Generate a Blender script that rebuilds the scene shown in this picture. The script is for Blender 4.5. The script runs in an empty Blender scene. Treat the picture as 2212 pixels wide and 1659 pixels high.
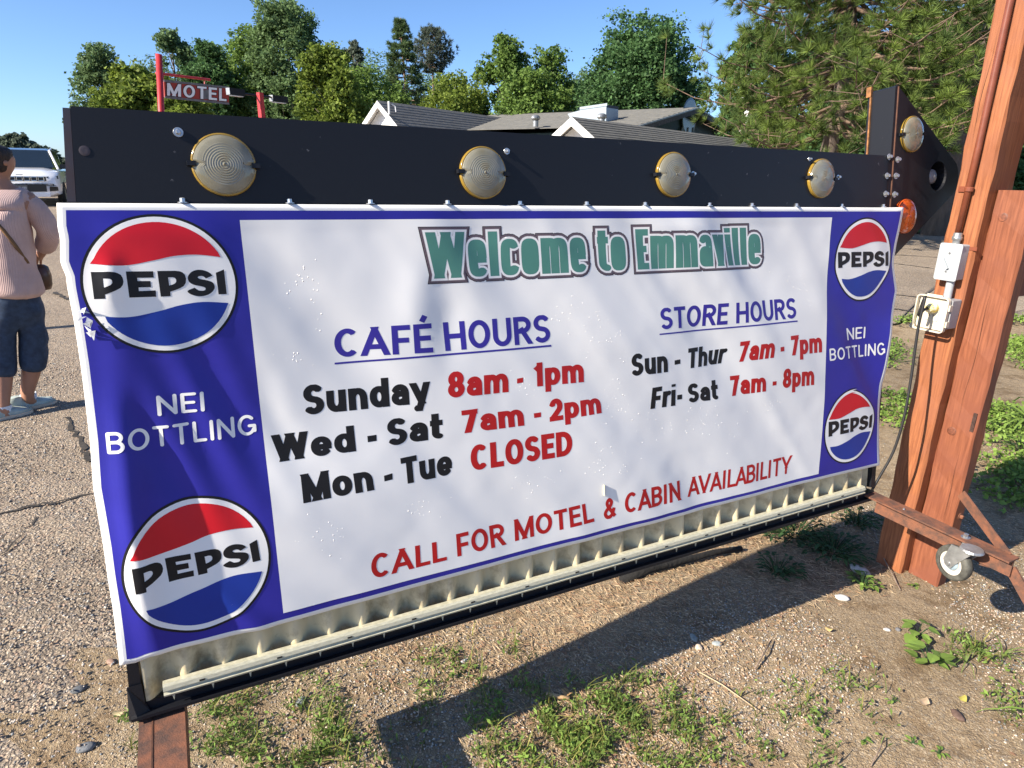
import bpy, bmesh, math, random
import numpy as np
from math import radians as rad, sin, cos, pi, tan
from mathutils import Vector, Matrix, noise as mnoise
from mathutils.geometry import delaunay_2d_cdt, tessellate_polygon
random.seed(7); rng=np.random.default_rng(11)
SC=bpy.context.scene; COL=SC.collection
# ------------------------------------------------------------------ camera
F=1413.0; CX,CY=1106.0,829.5; HC=1.5
_d=np.array([-74/F,4350/F,1.0]); _d/=np.linalg.norm(_d); _up=-_d
_fh=np.array([0,0,1.])-_up[2]*_up; _fh/=np.linalg.norm(_fh); _rt=np.cross(_fh,_up)
if _rt[0]<0:_rt=-_rt
R=np.array([_rt,_fh,_up]); CAM=np.array([0,0,HC])
cam=bpy.data.cameras.new('camera'); co=bpy.data.objects.new('camera',cam); COL.objects.link(co)
Mx=Matrix([list(R[i][[0,1,2]]*np.array([1,-1,-1]))+[CAM[i]] for i in range(3)]+[[0,0,0,1]])
co.matrix_world=Mx; cam.sensor_width=36; cam.lens=36*F/2212; cam.clip_end=3000; cam.clip_start=.02
SC.camera=co
# ------------------------------------------------------------------ light
SUN_AZ,SUN_EL=-120.0,32.0
w=bpy.data.worlds.new('World'); SC.world=w; w.use_nodes=True
nt=w.node_tree; bg=nt.nodes['Background']; sky=nt.nodes.new('ShaderNodeTexSky'); sky.sky_type='NISHITA'
sky.sun_disc=False; sky.sun_elevation=rad(SUN_EL); sky.sun_rotation=rad(SUN_AZ); sky.air_density=.70; sky.dust_density=.5; sky.ozone_density=6.0; sky.altitude=0
nt.links.new(sky.outputs[0],bg.inputs[0]); bg.inputs[1].default_value=0.088
sl=bpy.data.lights.new('sun','SUN'); sl.energy=4.4; sl.angle=rad(.5); sl.color=(1,.90,.76)
so=bpy.data.objects.new('sun',sl); COL.objects.link(so)
SV=Vector((sin(rad(SUN_AZ))*cos(rad(SUN_EL)),cos(rad(SUN_AZ))*cos(rad(SUN_EL)),sin(rad(SUN_EL))))
so.rotation_euler=SV.to_track_quat('Z','Y').to_euler()
SC.view_settings.view_transform='Standard'; SC.view_settings.look='None'; SC.view_settings.exposure=1.32; SC.view_settings.gamma=1
SC.cycles.max_bounces=6; SC.cycles.transparent_max_bounces=8
# ------------------------------------------------------------------ pixel -> place helpers (pixels of a 2212 wide view)
A3=lambda *a: np.array(a,float)
def wray(x,y): return R@np.array([(x-CX)/F,(y-CY)/F,1.])
def ground(x,y,z=0):
    r=wray(x,y); return CAM+r*((z-HC)/r[2])
def at(x,y,rg):
    r=wray(x,y); return CAM+r*(rg/math.hypot(r[0],r[1]))
def vplane(P0,az,x,y):
    d=A3(sin(rad(az)),cos(rad(az)),0); nn=A3(d[1],-d[0],0); r=wray(x,y); k=((P0-CAM)@nn)/(r@nn); return CAM+r*k
# sign frame (u along, w up, o out of the face)
XS=A3(0.8876,0.4604,-0.0122); XS/=np.linalg.norm(XS); US=A3(-0.0512,0.1248,0.9909); US-=XS*(US@XS); US/=np.linalg.norm(US)
NS=np.cross(XS,US); NS=NS if NS@(CAM-A3(-.55,1.34,1.4))>0 else -NS
TS=A3(-0.5508,1.3423,1.3983)
def S(u,w,o=0): return TS+XS*u+US*w+NS*o
def sgn(x,y,o=0):
    r=wray(x,y); T0=TS+NS*o; k=((T0-CAM)@NS)/(r@NS); p=CAM+r*k-T0; return (p@XS,p@US)
BL=A3(-0.7765,1.0747,0); XH=A3(XS[0],XS[1],0); XH/=np.linalg.norm(XH); GH=A3(NS[0],NS[1],0); GH/=np.linalg.norm(GH)
ZH=A3(0,0,1)
def U(u,v,z): return BL+XH*(u+.3117)+GH*v+ZH*z      # plan frame of the sign
def onU(x,y,u0):
    r=wray(x,y); k=((U(u0,0,0)-CAM)@XH)/(r@XH); return CAM+r*k
def gz(x,y):
    r=np.hypot(x,y); return 0.012*np.clip(r-7,0,60)+.004*np.sin(x*1.3+1)*np.cos(y*1.1)+.003*np.sin(x*4.1+y*2.3)
# ------------------------------------------------------------------ materials
MATS={}
def nodes(m): return m.node_tree.nodes,m.node_tree.links
def mat(name,col,rough=.6,metal=0,var=.12,vs=6,bump=0,bs=40,spec=.5,coat=0,stretch=(1,1,1),col2=None,thr=None,island=0,trans=0,detail=5,bd=.01):
    if name in MATS: return MATS[name]
    m=bpy.data.materials.new(name); m.use_nodes=True; N,L=nodes(m); b=N['Principled BSDF']
    b.inputs['Roughness'].default_value=rough; b.inputs['Metallic'].default_value=metal; b.inputs['Specular IOR Level'].default_value=spec
    b.inputs['Coat Weight'].default_value=coat
    tc=N.new('ShaderNodeTexCoord'); mp=N.new('ShaderNodeMapping'); mp.inputs['Scale'].default_value=stretch; L.new(tc.outputs['Object'],mp.inputs[0])
    nz=N.new('ShaderNodeTexNoise'); nz.inputs['Scale'].default_value=vs; nz.inputs['Detail'].default_value=detail; nz.inputs['Roughness'].default_value=.65; L.new(mp.outputs[0],nz.inputs[0])
    mx=N.new('ShaderNodeMix'); mx.data_type='RGBA'
    c2=col2 if col2 else tuple(c*(1-var*2.2) for c in col)
    c1=col if col2 else tuple(min(1,c*(1+var)) for c in col)
    mx.inputs[6].default_value=(*c2,1); mx.inputs[7].default_value=(*c1,1)
    cr=N.new('ShaderNodeMapRange'); lo,hi=(thr if thr else (.3,.7)); cr.inputs[1].default_value=lo; cr.inputs[2].default_value=hi
    L.new(nz.outputs[0],cr.inputs[0]); L.new(cr.outputs[0],mx.inputs[0]); out=mx.outputs[2]
    if island:
        g=N.new('ShaderNodeNewGeometry'); hs=N.new('ShaderNodeHueSaturation'); m1=N.new('ShaderNodeMapRange'); m1.inputs[3].default_value=1-island; m1.inputs[4].default_value=1+island
        L.new(g.outputs['Random Per Island'],m1.inputs[0]); L.new(m1.outputs[0],hs.inputs['Value']); 
        m2=N.new('ShaderNodeMapRange'); m2.inputs[3].default_value=.5-island*.04; m2.inputs[4].default_value=.5+island*.04
        L.new(nz.outputs[0],m2.inputs[0]); L.new(m2.outputs[0],hs.inputs['Hue']); L.new(out,hs.inputs['Color']); out=hs.outputs[0]
    L.new(out,b.inputs['Base Color'])
    if bump:
        n2=N.new('ShaderNodeTexNoise'); n2.inputs['Scale'].default_value=bs; n2.inputs['Detail'].default_value=4; L.new(mp.outputs[0],n2.inputs[0])
        bp=N.new('ShaderNodeBump'); bp.inputs['Strength'].default_value=bump; bp.inputs['Distance'].default_value=bd; L.new(n2.outputs[0],bp.inputs['Height']); L.new(bp.outputs[0],b.inputs['Normal'])
    if trans:
        tr=N.new('ShaderNodeBsdfTranslucent'); ms=N.new('ShaderNodeMixShader'); ms.inputs[0].default_value=trans; L.new(out,tr.inputs[0])
        o=N['Material Output']; L.new(b.outputs[0],ms.inputs[1]); L.new(tr.outputs[0],ms.inputs[2]); L.new(ms.outputs[0],o.inputs[0])
    MATS[name]=m; return m
# ------------------------------------------------------------------ object helpers
ORG={}
def tag(o,label=None,cat=None,group=None,kind=None):
    if label:o['label']=label
    if cat:o['category']=cat
    if group:o['group']=group
    if kind:o['kind']=kind
    return o
def empty(name,loc,label,cat,group=None):
    o=bpy.data.objects.new(name,None); COL.objects.link(o); o.location=tuple(loc); o.empty_display_size=.1; ORG[o.name]=A3(*loc); return tag(o,label,cat,group)
class MB:
    def __init__(s): s.v=[]; s.f=[]
    def add(s,V,Fc):
        n=len(s.v); s.v+= [tuple(p) for p in V]; s.f+= [tuple(i+n for i in f) for f in Fc]; return s
    def box(s,c,ax,h):
        c=A3(*c); V=[c+ax[0]*h[0]*i+ax[1]*h[1]*j+ax[2]*h[2]*k for i in(-1,1) for j in(-1,1) for k in(-1,1)]
        return s.add(V,[(0,1,3,2),(4,6,7,5),(0,4,5,1),(2,3,7,6),(0,2,6,4),(1,5,7,3)])
    def ubox(s,u,v,z):   # plan frame ranges
        c=U(sum(u)/2,sum(v)/2,sum(z)/2); return s.box(c,(XH,GH,ZH),((u[1]-u[0])/2,(v[1]-v[0])/2,(z[1]-z[0])/2))
    def sbox(s,u,w,o):   # sign frame ranges
        c=S(sum(u)/2,sum(w)/2,sum(o)/2); return s.box(c,(XS,US,NS),((u[1]-u[0])/2,(w[1]-w[0])/2,(o[1]-o[0])/2))
    def wbox(s,a,b):
        a=A3(*a);b=A3(*b); return s.box((a+b)/2,(A3(1,0,0),A3(0,1,0),ZH),abs(b-a)/2)
    def prism(s,pts,ex):
        ex=A3(*ex); P=[A3(*p) for p in pts]; n=len(P)
        V=P+[p+ex for p in P]; T=tessellate_polygon([[Vector(p) for p in P]])
        return s.add(V,[tuple(t) for t in T]+[tuple(i+n for i in t[::-1]) for t in T]+[(i,(i+1)%n,(i+1)%n+n,i+n) for i in range(n)])
    def tube(s,pts,r,seg=8,cap=True):
        P=[Vector(p) for p in pts]; rs=r if hasattr(r,'__len__') else [r]*len(P); V=[];Fc=[]; prev=None
        for i,p in enumerate(P):
            t=(P[min(i+1,len(P)-1)]-P[max(i-1,0)]).normalized()
            if prev is None: a=t.orthogonal().normalized()
            else: a=(prev-t*prev.dot(t)).normalized()
            prev=a; b=t.cross(a)
            V+=[p+(a*cos(2*pi*k/seg)+b*sin(2*pi*k/seg))*rs[i] for k in range(seg)]
        for i in range(len(P)-1):
            for k in range(seg): Fc.append((i*seg+k,i*seg+(k+1)%seg,(i+1)*seg+(k+1)%seg,(i+1)*seg+k))
        if cap: Fc+= [tuple(range(seg))[::-1],tuple(range((len(P)-1)*seg,len(P)*seg))]
        return s.add(V,Fc)
    def lathe(s,c,axis,prof,seg=24,e1=None):   # prof (radius, height along axis)
        ax=Vector(axis).normalized(); a=Vector(e1) if e1 is not None else ax.orthogonal().normalized(); b=ax.cross(a); c=Vector(c); V=[];Fc=[]
        for r,h in prof: V+=[c+ax*h+(a*cos(2*pi*k/seg)+b*sin(2*pi*k/seg))*max(r,1e-5) for k in range(seg)]
        for i in range(len(prof)-1):
            for k in range(seg): Fc.append((i*seg+k,i*seg+(k+1)%seg,(i+1)*seg+(k+1)%seg,(i+1)*seg+k))
        return s.add(V,Fc)
    def build(s,name,m,parent=None,origin=None,smooth=False,autos=None):
        return mk(name,np.array(s.v),s.f,m,parent,origin,smooth)
def mk(name,V,Fc,m,parent=None,origin=None,smooth=False):
    V=np.asarray(V,float)
    o0=ORG[parent.name] if parent is not None else (A3(*origin) if origin is not None else A3(V[:,0].mean(),V[:,1].mean(),V[:,2].min()))
    me=bpy.data.meshes.new(name); me.from_pydata((V-o0).tolist(),[],Fc if isinstance(Fc,list) else Fc.tolist()); me.materials.append(m)
    bm=bmesh.new(); bm.from_mesh(me)
    if len(bm.faces)<60000 and name not in('leaves','grass'): bmesh.ops.recalc_face_normals(bm,faces=bm.faces); bm.to_mesh(me)
    bm.free()
    if smooth:
        me.shade_smooth(); 
    o=bpy.data.objects.new(name,me); COL.objects.link(o)
    if parent is not None: o.parent=parent
    else: o.location=tuple(o0)
    ORG[o.name]=o0; return o
def smooth_angle(o,a=35):
    me=o.data; bm=bmesh.new(); bm.from_mesh(me)
    bmesh.ops.remove_doubles(bm,verts=bm.verts,dist=1e-5)
    for f in bm.faces: f.smooth=True
    for e in bm.edges:
        if len(e.link_faces)==2 and e.calc_face_angle(0)>rad(a): e.smooth=False
    bm.to_mesh(me); bm.free(); return o
def fastmesh(name,V,T,m,parent=None,origin=None,mats=None):
    # numpy triangle/quad soup
    k=T.shape[1]; o0=ORG[parent.name] if parent is not None else A3(*origin)
    me=bpy.data.meshes.new(name); me.vertices.add(len(V)); me.vertices.foreach_set('co',(V-o0).astype(np.float32).ravel())
    me.loops.add(T.size); me.loops.foreach_set('vertex_index',T.astype(np.int32).ravel())
    me.polygons.add(len(T)); me.polygons.foreach_set('loop_start',(np.arange(len(T))*k).astype(np.int32)); me.update(calc_edges=True)
    me.materials.append(m)
    o=bpy.data.objects.new(name,me); COL.objects.link(o)
    if parent is not None:o.parent=parent
    else:o.location=tuple(o0)
    ORG[o.name]=o0; return o
# ------------------------------------------------------------------ palette
M_black=mat('black_painted_metal',(.010,.011,.015),.42,0,.25,38,col2=(.09,.09,.10),thr=(.285,.30),bump=.15,bs=160,bd=.001,spec=.28)
M_rustedge=mat('rusty_black_edge',(.09,.035,.018),.8,0,.3,30)
M_rust=mat('rusted_steel',(.19,.075,.040),.86,0,.2,26,bump=.6,bs=300,bd=.0015,col2=(.075,.042,.032),thr=(.36,.6))
M_zinc=mat('zinc_bolt',(.55,.56,.57),.32,.85,.1,40)
M_cream=mat('weathered_cream_plastic',(.64,.55,.35),.42,0,.12,14,bump=.25,bs=120,bd=.001,col2=(.27,.21,.12),thr=(.30,.52))
M_rail=mat('yellowed_clear_plastic',(.58,.56,.43),.3,0,.1,20,stretch=(4,4,20),col2=(.38,.37,.27))
M_white=mat('white_vinyl',(.86,.855,.83),.45,0,.012,3,spec=.25)
M_blue=mat('blue_ink',(.027,.025,.31),.40,0,.06,5,bump=.12,bs=26,bd=.002,spec=.3)
M_lblue=mat('logo_blue_ink',(.010,.038,.30),.40,0,.04,5,spec=.3)
M_lred=mat('logo_red_ink',(.62,.010,.022),.40,0,.03,5,spec=.3)
M_ink=mat('black_ink',(.012,.012,.014),.45,0,.05,5,spec=.25)
M_rink=mat('red_ink',(.50,.012,.014),.42,0,.05,5,spec=.3)
M_nink=mat('navy_ink',(.040,.028,.30),.42,0,.05,5,spec=.3)
M_teal=mat('teal_ink',(.085,.25,.20),.42,0,.05,5,spec=.3)
M_gray=mat('mauve_grey_ink',(.20,.15,.17),.42,0,.03,5,spec=.3)
M_dark=mat('dark_plum_ink',(.028,.018,.026),.45,0,.03,5,spec=.3)
M_amber=mat('amber_plastic',(.30,.19,.03),.14,0,.15,20,spec=.6,coat=.5)
M_orange=mat('orange_lens_plastic',(.50,.075,.006),.16,0,.2,25,coat=.5)
M_galv=mat('galvanized_steel',(.42,.43,.43),.4,.7,.15,30)
M_tyre=mat('black_rubber',(.022,.022,.021),.75,0,.2,20)
def lens_material():
    m=bpy.data.materials.new('clear_ribbed_plastic'); m.use_nodes=True; N,L=nodes(m); b=N['Principled BSDF']
    tc=N.new('ShaderNodeTexCoord'); nz=N.new('ShaderNodeTexNoise'); nz.inputs['Scale'].default_value=22; L.new(tc.outputs['Object'],nz.inputs[0])
    mx=N.new('ShaderNodeMix'); mx.data_type='RGBA'; mx.inputs[6].default_value=(.20,.18,.10,1); mx.inputs[7].default_value=(.50,.48,.38,1); L.new(nz.outputs[0],mx.inputs[0]); L.new(mx.outputs[2],b.inputs['Base Color'])
    b.inputs['Roughness'].default_value=.10; b.inputs['Transmission Weight'].default_value=.35; b.inputs['Coat Weight'].default_value=.5; return m
M_lens=lens_material()

# ------------------------------------------------------------------ SETTING: ground
def voro_ground(name,cols,scale,rough=.95,bumpd=.006,base=None,patch=None,basemix=.5,litter=None):
    m=bpy.data.materials.new(name); m.use_nodes=True; N,L=nodes(m); b=N['Principled BSDF']; b.inputs['Roughness'].default_value=rough; b.inputs['Specular IOR Level'].default_value=.2
    tc=N.new('ShaderNodeTexCoord'); v=N.new('ShaderNodeTexVoronoi'); v.inputs['Scale'].default_value=scale; v.inputs['Randomness'].default_value=1
    nz0=N.new('ShaderNodeTexNoise'); nz0.inputs['Scale'].default_value=scale*.6; L.new(tc.outputs['Object'],nz0.inputs[0])
    va=N.new('ShaderNodeVectorMath'); va.operation='MULTIPLY_ADD'; L.new(nz0.outputs['Color'],va.inputs[0]); va.inputs[1].default_value=(.02,.02,.02); L.new(tc.outputs['Object'],va.inputs[2]); L.new(va.outputs[0],v.inputs['Vector'])
    sep=N.new('ShaderNodeSeparateColor'); L.new(v.outputs['Color'],sep.inputs[0]); cr=N.new('ShaderNodeValToRGB'); cr.color_ramp.interpolation='CONSTANT'
    cr.color_ramp.elements[0].position=0; cr.color_ramp.elements[0].color=(*cols[0],1); cr.color_ramp.elements[1].position=1/len(cols); cr.color_ramp.elements[1].color=(*cols[1],1)
    for i,c in enumerate(cols[2:],2):
        e=cr.color_ramp.elements.new(i/len(cols)); e.color=(*c,1)
    L.new(sep.outputs[0],cr.inputs[0])
    nz=N.new('ShaderNodeTexNoise'); nz.inputs['Scale'].default_value=2.2; nz.inputs['Detail'].default_value=8; nz.inputs['Roughness'].default_value=.7; L.new(tc.outputs['Object'],nz.inputs[0])
    mr=N.new('ShaderNodeMapRange'); mr.inputs[1].default_value=.42; mr.inputs[2].default_value=.62; L.new(nz.outputs[0],mr.inputs[0])
    mx=N.new('ShaderNodeMix'); mx.data_type='RGBA'; L.new(cr.outputs[0],mx.inputs[6]); mx.inputs[7].default_value=(*base,1); 
    mm=N.new('ShaderNodeMath'); mm.operation='MULTIPLY'; L.new(mr.outputs[0],mm.inputs[0]); mm.inputs[1].default_value=basemix; L.new(mm.outputs[0],mx.inputs[0])
    # colour mixed to a darker tone towards the gaps between the stones
    mr2=N.new('ShaderNodeMapRange'); mr2.inputs[1].default_value=.25/ scale*scale; mr2.inputs[2].default_value=.75; L.new(v.outputs['Distance'],mr2.inputs[0])
    mx2=N.new('ShaderNodeMix'); mx2.data_type='RGBA'; L.new(mx.outputs[2],mx2.inputs[6]); mx2.inputs[7].default_value=(*patch,1); 
    mu=N.new('ShaderNodeMath'); mu.operation='MULTIPLY'; mu.inputs[1].default_value=.8; L.new(mr2.outputs[0],mu.inputs[0]); L.new(mu.outputs[0],mx2.inputs[0])
    nzl=N.new('ShaderNodeTexNoise'); nzl.inputs['Scale'].default_value=.7; nzl.inputs['Detail'].default_value=6; L.new(tc.outputs['Object'],nzl.inputs[0])
    hs=N.new('ShaderNodeHueSaturation'); mv=N.new('ShaderNodeMapRange'); mv.inputs[1].default_value=.3; mv.inputs[2].default_value=.7; mv.inputs[3].default_value=.78; mv.inputs[4].default_value=1.2; L.new(nzl.outputs[0],mv.inputs[0]); L.new(mv.outputs[0],hs.inputs['Value']); 
    lo_=mx2.outputs[2]
    if litter:
        n5=N.new('ShaderNodeTexNoise'); n5.inputs['Scale'].default_value=5.5; n5.inputs['Detail'].default_value=12; n5.inputs['Roughness'].default_value=.75; L.new(tc.outputs['Object'],n5.inputs[0]); m5=N.new('ShaderNodeMapRange'); m5.inputs[1].default_value=.50; m5.inputs[2].default_value=.60; m5.inputs[4].default_value=.75; L.new(n5.outputs[0],m5.inputs[0])
        x5=N.new('ShaderNodeMix'); x5.data_type='RGBA'; L.new(m5.outputs[0],x5.inputs[0]); L.new(lo_,x5.inputs[6]); x5.inputs[7].default_value=(*litter,1); lo_=x5.outputs[2]
    L.new(lo_,hs.inputs['Color'])
    L.new(hs.outputs[0],b.inputs['Base Color'])
    bp=N.new('ShaderNodeBump'); bp.invert=True; bp.inputs['Strength'].default_value=.9; bp.inputs['Distance'].default_value=bumpd; L.new(v.outputs['Distance'],bp.inputs['Height'])
    bp2=N.new('ShaderNodeBump'); bp2.inputs['Strength'].default_value=.6; bp2.inputs['Distance'].default_value=.02; n4=N.new('ShaderNodeTexNoise'); n4.inputs['Scale'].default_value=14; n4.inputs['Detail'].default_value=9; L.new(tc.outputs['Object'],n4.inputs[0]); L.new(n4.outputs[0],bp2.inputs['Height']); L.new(bp.outputs[0],bp2.inputs['Normal']); L.new(bp2.outputs[0],b.inputs['Normal'])
    return m
M_dirt=voro_ground('sandy_soil',[(.34,.255,.155),(.41,.32,.205),(.27,.20,.12),(.50,.41,.29),(.32,.24,.145),(.38,.295,.18),(.24,.215,.175)],170,base=(.39,.30,.195),patch=(.22,.16,.10),bumpd=.004,litter=(.165,.11,.06))
M_lot=voro_ground('worn_aggregate_asphalt',[(.44,.35,.25),(.34,.28,.21),(.50,.41,.30),(.20,.19,.18),(.38,.31,.23),(.54,.45,.35),(.27,.23,.18),(.40,.29,.21)],95,base=(.42,.33,.235),patch=(.15,.12,.093),bumpd=.007,basemix=.45)
M_lawn=mat('mown_grass',(.075,.125,.030),.9,0,.3,9,bump=.8,bs=60,bd=.03,col2=(.035,.065,.018))
def sheet(name,xs_,ys_,zf,m,kind='structure',mask=None):
    X,Y=np.meshgrid(xs_,ys_); Z=zf(X,Y); V=np.stack([X.ravel(),Y.ravel(),Z.ravel()],1); nx=len(xs_)
    I=(np.arange(len(ys_)-1)[:,None]*nx+np.arange(nx-1)[None,:]).ravel(); Q=np.stack([I,I+1,I+nx+1,I+nx],1)
    if mask is not None:
        cen=V[Q].mean(1); Q=Q[mask(cen[:,0],cen[:,1])]
    o=fastmesh(name,V,Q,m,origin=(0,0,0)); o.data.shade_smooth(); return tag(o,kind=kind)
def axis_pts(lo,hi,c,fine,grow):
    p=[c]; s=fine
    while p[-1]<hi: p.append(p[-1]+s); s*=grow
    q=[c]; s=fine
    while q[-1]>lo: q.append(q[-1]-s); s*=grow
    return np.array(sorted(set(p+q)))
gx=axis_pts(-600,600,.5,.06,1.05); gy=axis_pts(-200,900,2,.06,1.05)
g_=sheet('ground',gx,gy,lambda X,Y:gz(X,Y)-.03*(np.hypot(X,Y)>7),M_dirt)
# the paved lot: everything behind an uneven edge line
EDGE=[(-2.2,-3),(-1.5,.2),(-1.20,.95),(-1.10,1.25),(-1.17,1.5),(-.9,2.0),(0.2,3.2),(2.2,5.3),(3.9,6.9),(4.7,7.25),(6,7.2),(9,7.6),(14,7.8),(30,8)]
def edge_pts():
    P=[]
    for (a,b),(c,d) in zip(EDGE[:-1],EDGE[1:]):
        L=math.hypot(c-a,d-b); n=max(2,int(L/.05) if L<5 else 20)
        for i in range(n):
            t=i/n; x=a+(c-a)*t; y=b+(d-b)*t; k=.05*sin(x*9+y*4)+.03*sin(x*31-y*17)+.02*sin(x*70+y*55); P.append((x+k*.7,y-k*.7))
    return P
EP=edge_pts()
def far_of(i):    # matching point on the far rim
    x,y=EP[i]; t=i/(len(EP)-1); return (-60+ t*100, -3+ 23*min(1,t*2.2+.35) if t<.9 else 20)
rows=[0,.01,.03,.07,.14,.25,.4,.6,.8,1]; V=[];
for r_ in rows:
    for i in range(len(EP)):
        a=EP[i]; t=i/(len(EP)-1); ang=rad(200-190*t); b=(5+75*cos(ang), 3+ max(-10,26*sin(ang)) if True else 0)
        b=(b[0], b[1] if b[1]<17 else 17+ (b[1]-17)*.9)
        x=a[0]+(b[0]-a[0])*r_; y=a[1]+(b[1]-a[1])*r_; V.append((x,y,gz(x,y)+(.012 if r_>0 else -.01)+.004*sin(i*1.3)*(r_<.05)))
n=len(EP); Fq=[(j*n+i,j*n+i+1,(j+1)*n+i+1,(j+1)*n+i) for j in range(len(rows)-1) for i in range(n-1)]
lot=mk('parking_lot',V,Fq,M_lot,origin=(0,0,0),smooth=True); tag(lot,kind='structure')
# lawn behind the lot
def lawn_mask(x,y):
    r=np.hypot(x,y); return ((y>17+.25*np.sin(x*.9))&(x>2))|((x<-22-.05*y)&(y>30))|(y>42)
sheet('lawn',np.arange(-200,120,1.0),np.arange(16,200,1.0),lambda X,Y:gz(X,Y)+.05,M_lawn,mask=lawn_mask)

# ------------------------------------------------------------------ ARROW SIGN
D=.115
sign=empty('arrow_sign',S(.86,-1.0,-.07),'large black arrow sign with round lenses on rusty feet, carrying the hours banner','sign')
M_side=mat('dark_blue_grey_edge',(.035,.037,.055),.5,0,.4,20,col2=(.05,.03,.03))
# upper band, box shaped
MB().prism([S(-.258,.198,0),S(2.033,.198,0),S(2.033,.0335,0),S(-.2705,.0335,0)],-NS*.085).build('band_panel',M_black,sign)
MB().prism([S(-.2700,.195,-.002),S(-.2588,.195,-.002),S(-.2713,.034,-.002),S(-.2850,.034,-.002)],-NS*.03).build('end_flange',M_side,sign)
# lower box frame
MB().prism([S(-.3117,-.972,.002),S(-.2886,-.972,.002),S(-.262,.006,.002),S(-.276,.006,.002),S(-.270,-.35,.002)],-NS*.085).build('frame_upright',M_black,sign)
MB().sbox((2.050,2.0715),(-.960,.006),(-D,.002)).build('frame_upright',M_black,sign)
MB().sbox((-.3117,2.0715),(-.9975,-.9755),(-D,.0)).build('frame_bottom_rail',M_black,sign)
b=MB(); b.sbox((-.3125,2.0715),(-1.001,-.9945),(-D,.020)); b.build('frame_lower_lip',M_black,sign)
b=MB().sbox((-.2935,2.06),(.004,.0325),(-D,.004)); b.build('frame_top_rail',M_black,sign)
# loose torn foil at the lower left corner
b=MB(); P=[S(-.3125,-.93,.0045),S(-.286,-.93,.0045),S(-.2845,-.972,.006),S(-.276,-.998,.004),S(-.30,-1.004,.016),S(-.318,-1.006,.003)]; b.prism(P,NS*.0015); b.build('torn_tape',M_black,sign)
# corrugated sheet
nu=420; us=np.linspace(-.283,2.049,nu); V=[];Fq=[]
for i,u in enumerate(us):
    ph=2*pi*(u-.005)/.0757; o=-.0145+.0165*sin(ph)
    V+= [S(u,-.9745,o),S(u,-.875,o-.0),S(u,0,-.035+o*.2)]
for i in range(nu-1):
    for k in range(2): Fq.append((i*3+k,i*3+3+k,i*3+4+k,i*3+1+k))
mk('corrugated_sheet',V,Fq,M_cream,sign,smooth=True)
MB().sbox((-.29,2.05),(-.97,0),(-D,-D+.006)).build('back_sheet',M_cream,sign)
# letter rail
b=MB(); pr=[(-.939,.001),(-.9385,.016),(-.9435,.020),(-.952,.0215),(-.9555,.0165),(-.958,.0165),(-.9615,.0215),(-.966,.019),(-.9665,.004)]
b.prism([S(-.2485,w_,o_) for w_,o_ in pr],XS*2.24); b.build('letter_rail',M_rail,sign)
tabm=None
for i in range(30):
    u=-.235+i*.0757
    if u>1.97: break
    if tabm is None:
        t=MB(); t.prism([S(u,-.9675,.006),S(u+.007,-.9675,.006),S(u+.0035,-.984,.006)],NS*.004); q=t.build('rail_tab',M_rail,sign); tabm=q
    else:
        q=tabm.copy(); COL.objects.link(q); q.parent=sign; q.location=tuple(XS*(u+.235))
hb=MB()
for u in np.arange(-.18,1.95,.157): hb.sbox((u,u+.011),(-.9512,-.9480),(.0208,.0222))
hb.build('rail_slots',M_ink,sign)['kind']='stuff'
# lenses
def lens(u,w,rr,tilt=0,o0=0,amber=M_amber,clear=M_lens,clips=True,whole=False):
    c=S(u,w,o0); seg=48
    base=MB()
    prof=[(rr,0),(rr,.006),(rr*.98,.008),(rr*.95,.009),(rr*.90,.008)]
    V=[];Fq=[]
    def notch(k,r):
        a=2*pi*k/seg; d=min(abs(a-0),abs(2*pi-a),abs(a-pi)); return r-(rr*.12*max(0,1-(d/.13)**2) if clips and r>rr*.6 else 0)
    def ring(prof,mb):
        vv=[];ff=[]
        for r,h in prof: vv+=[c+XS*cos(2*pi*k/seg+tilt)*notch(k,r)+US*sin(2*pi*k/seg+tilt)*notch(k,r)+NS*h for k in range(seg)]
        for i in range(len(prof)-1):
            for k in range(seg): ff.append((i*seg+k,i*seg+(k+1)%seg,(i+1)*seg+(k+1)%seg,(i+1)*seg+k))
        mb.add(vv,ff)
    ring(prof,base); root=base.build('lamp_lens',amber if not whole else clear,sign,smooth=True)
    dm=MB(); pf=[(rr*.935,.0075)]
    nr=12
    for i in range(nr):
        r0=rr*.91*(1-i/nr); h=.009+.0085*math.sqrt(max(0,1-(r0/(rr*.93))**2)); pf+=[(r0,h),(r0-rr*.03,h+.0007)]
    pf+=[(rr*.02,.0192)]
    ring(pf,dm); d=smooth_angle(dm.build('lens_dome',clear,root),20)
    if clips:
        for s_ in(-1,1):
            k=MB(); a=tilt; ux=XS*cos(a)+US*sin(a)
            k.box(c+ux*s_*rr*.98+NS*.006,(ux,np.cross(NS,ux),NS),(rr*.13,rr*.075,.007)); k.build('lens_clip',M_black,root)
    return root
for (u,w_) in ((-.0169,.105),(.5395,.1045),(1.1074,.1143),(1.6953,.1177)): lens(u,w_,.0592,tilt=random.uniform(-.04,.04))
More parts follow.
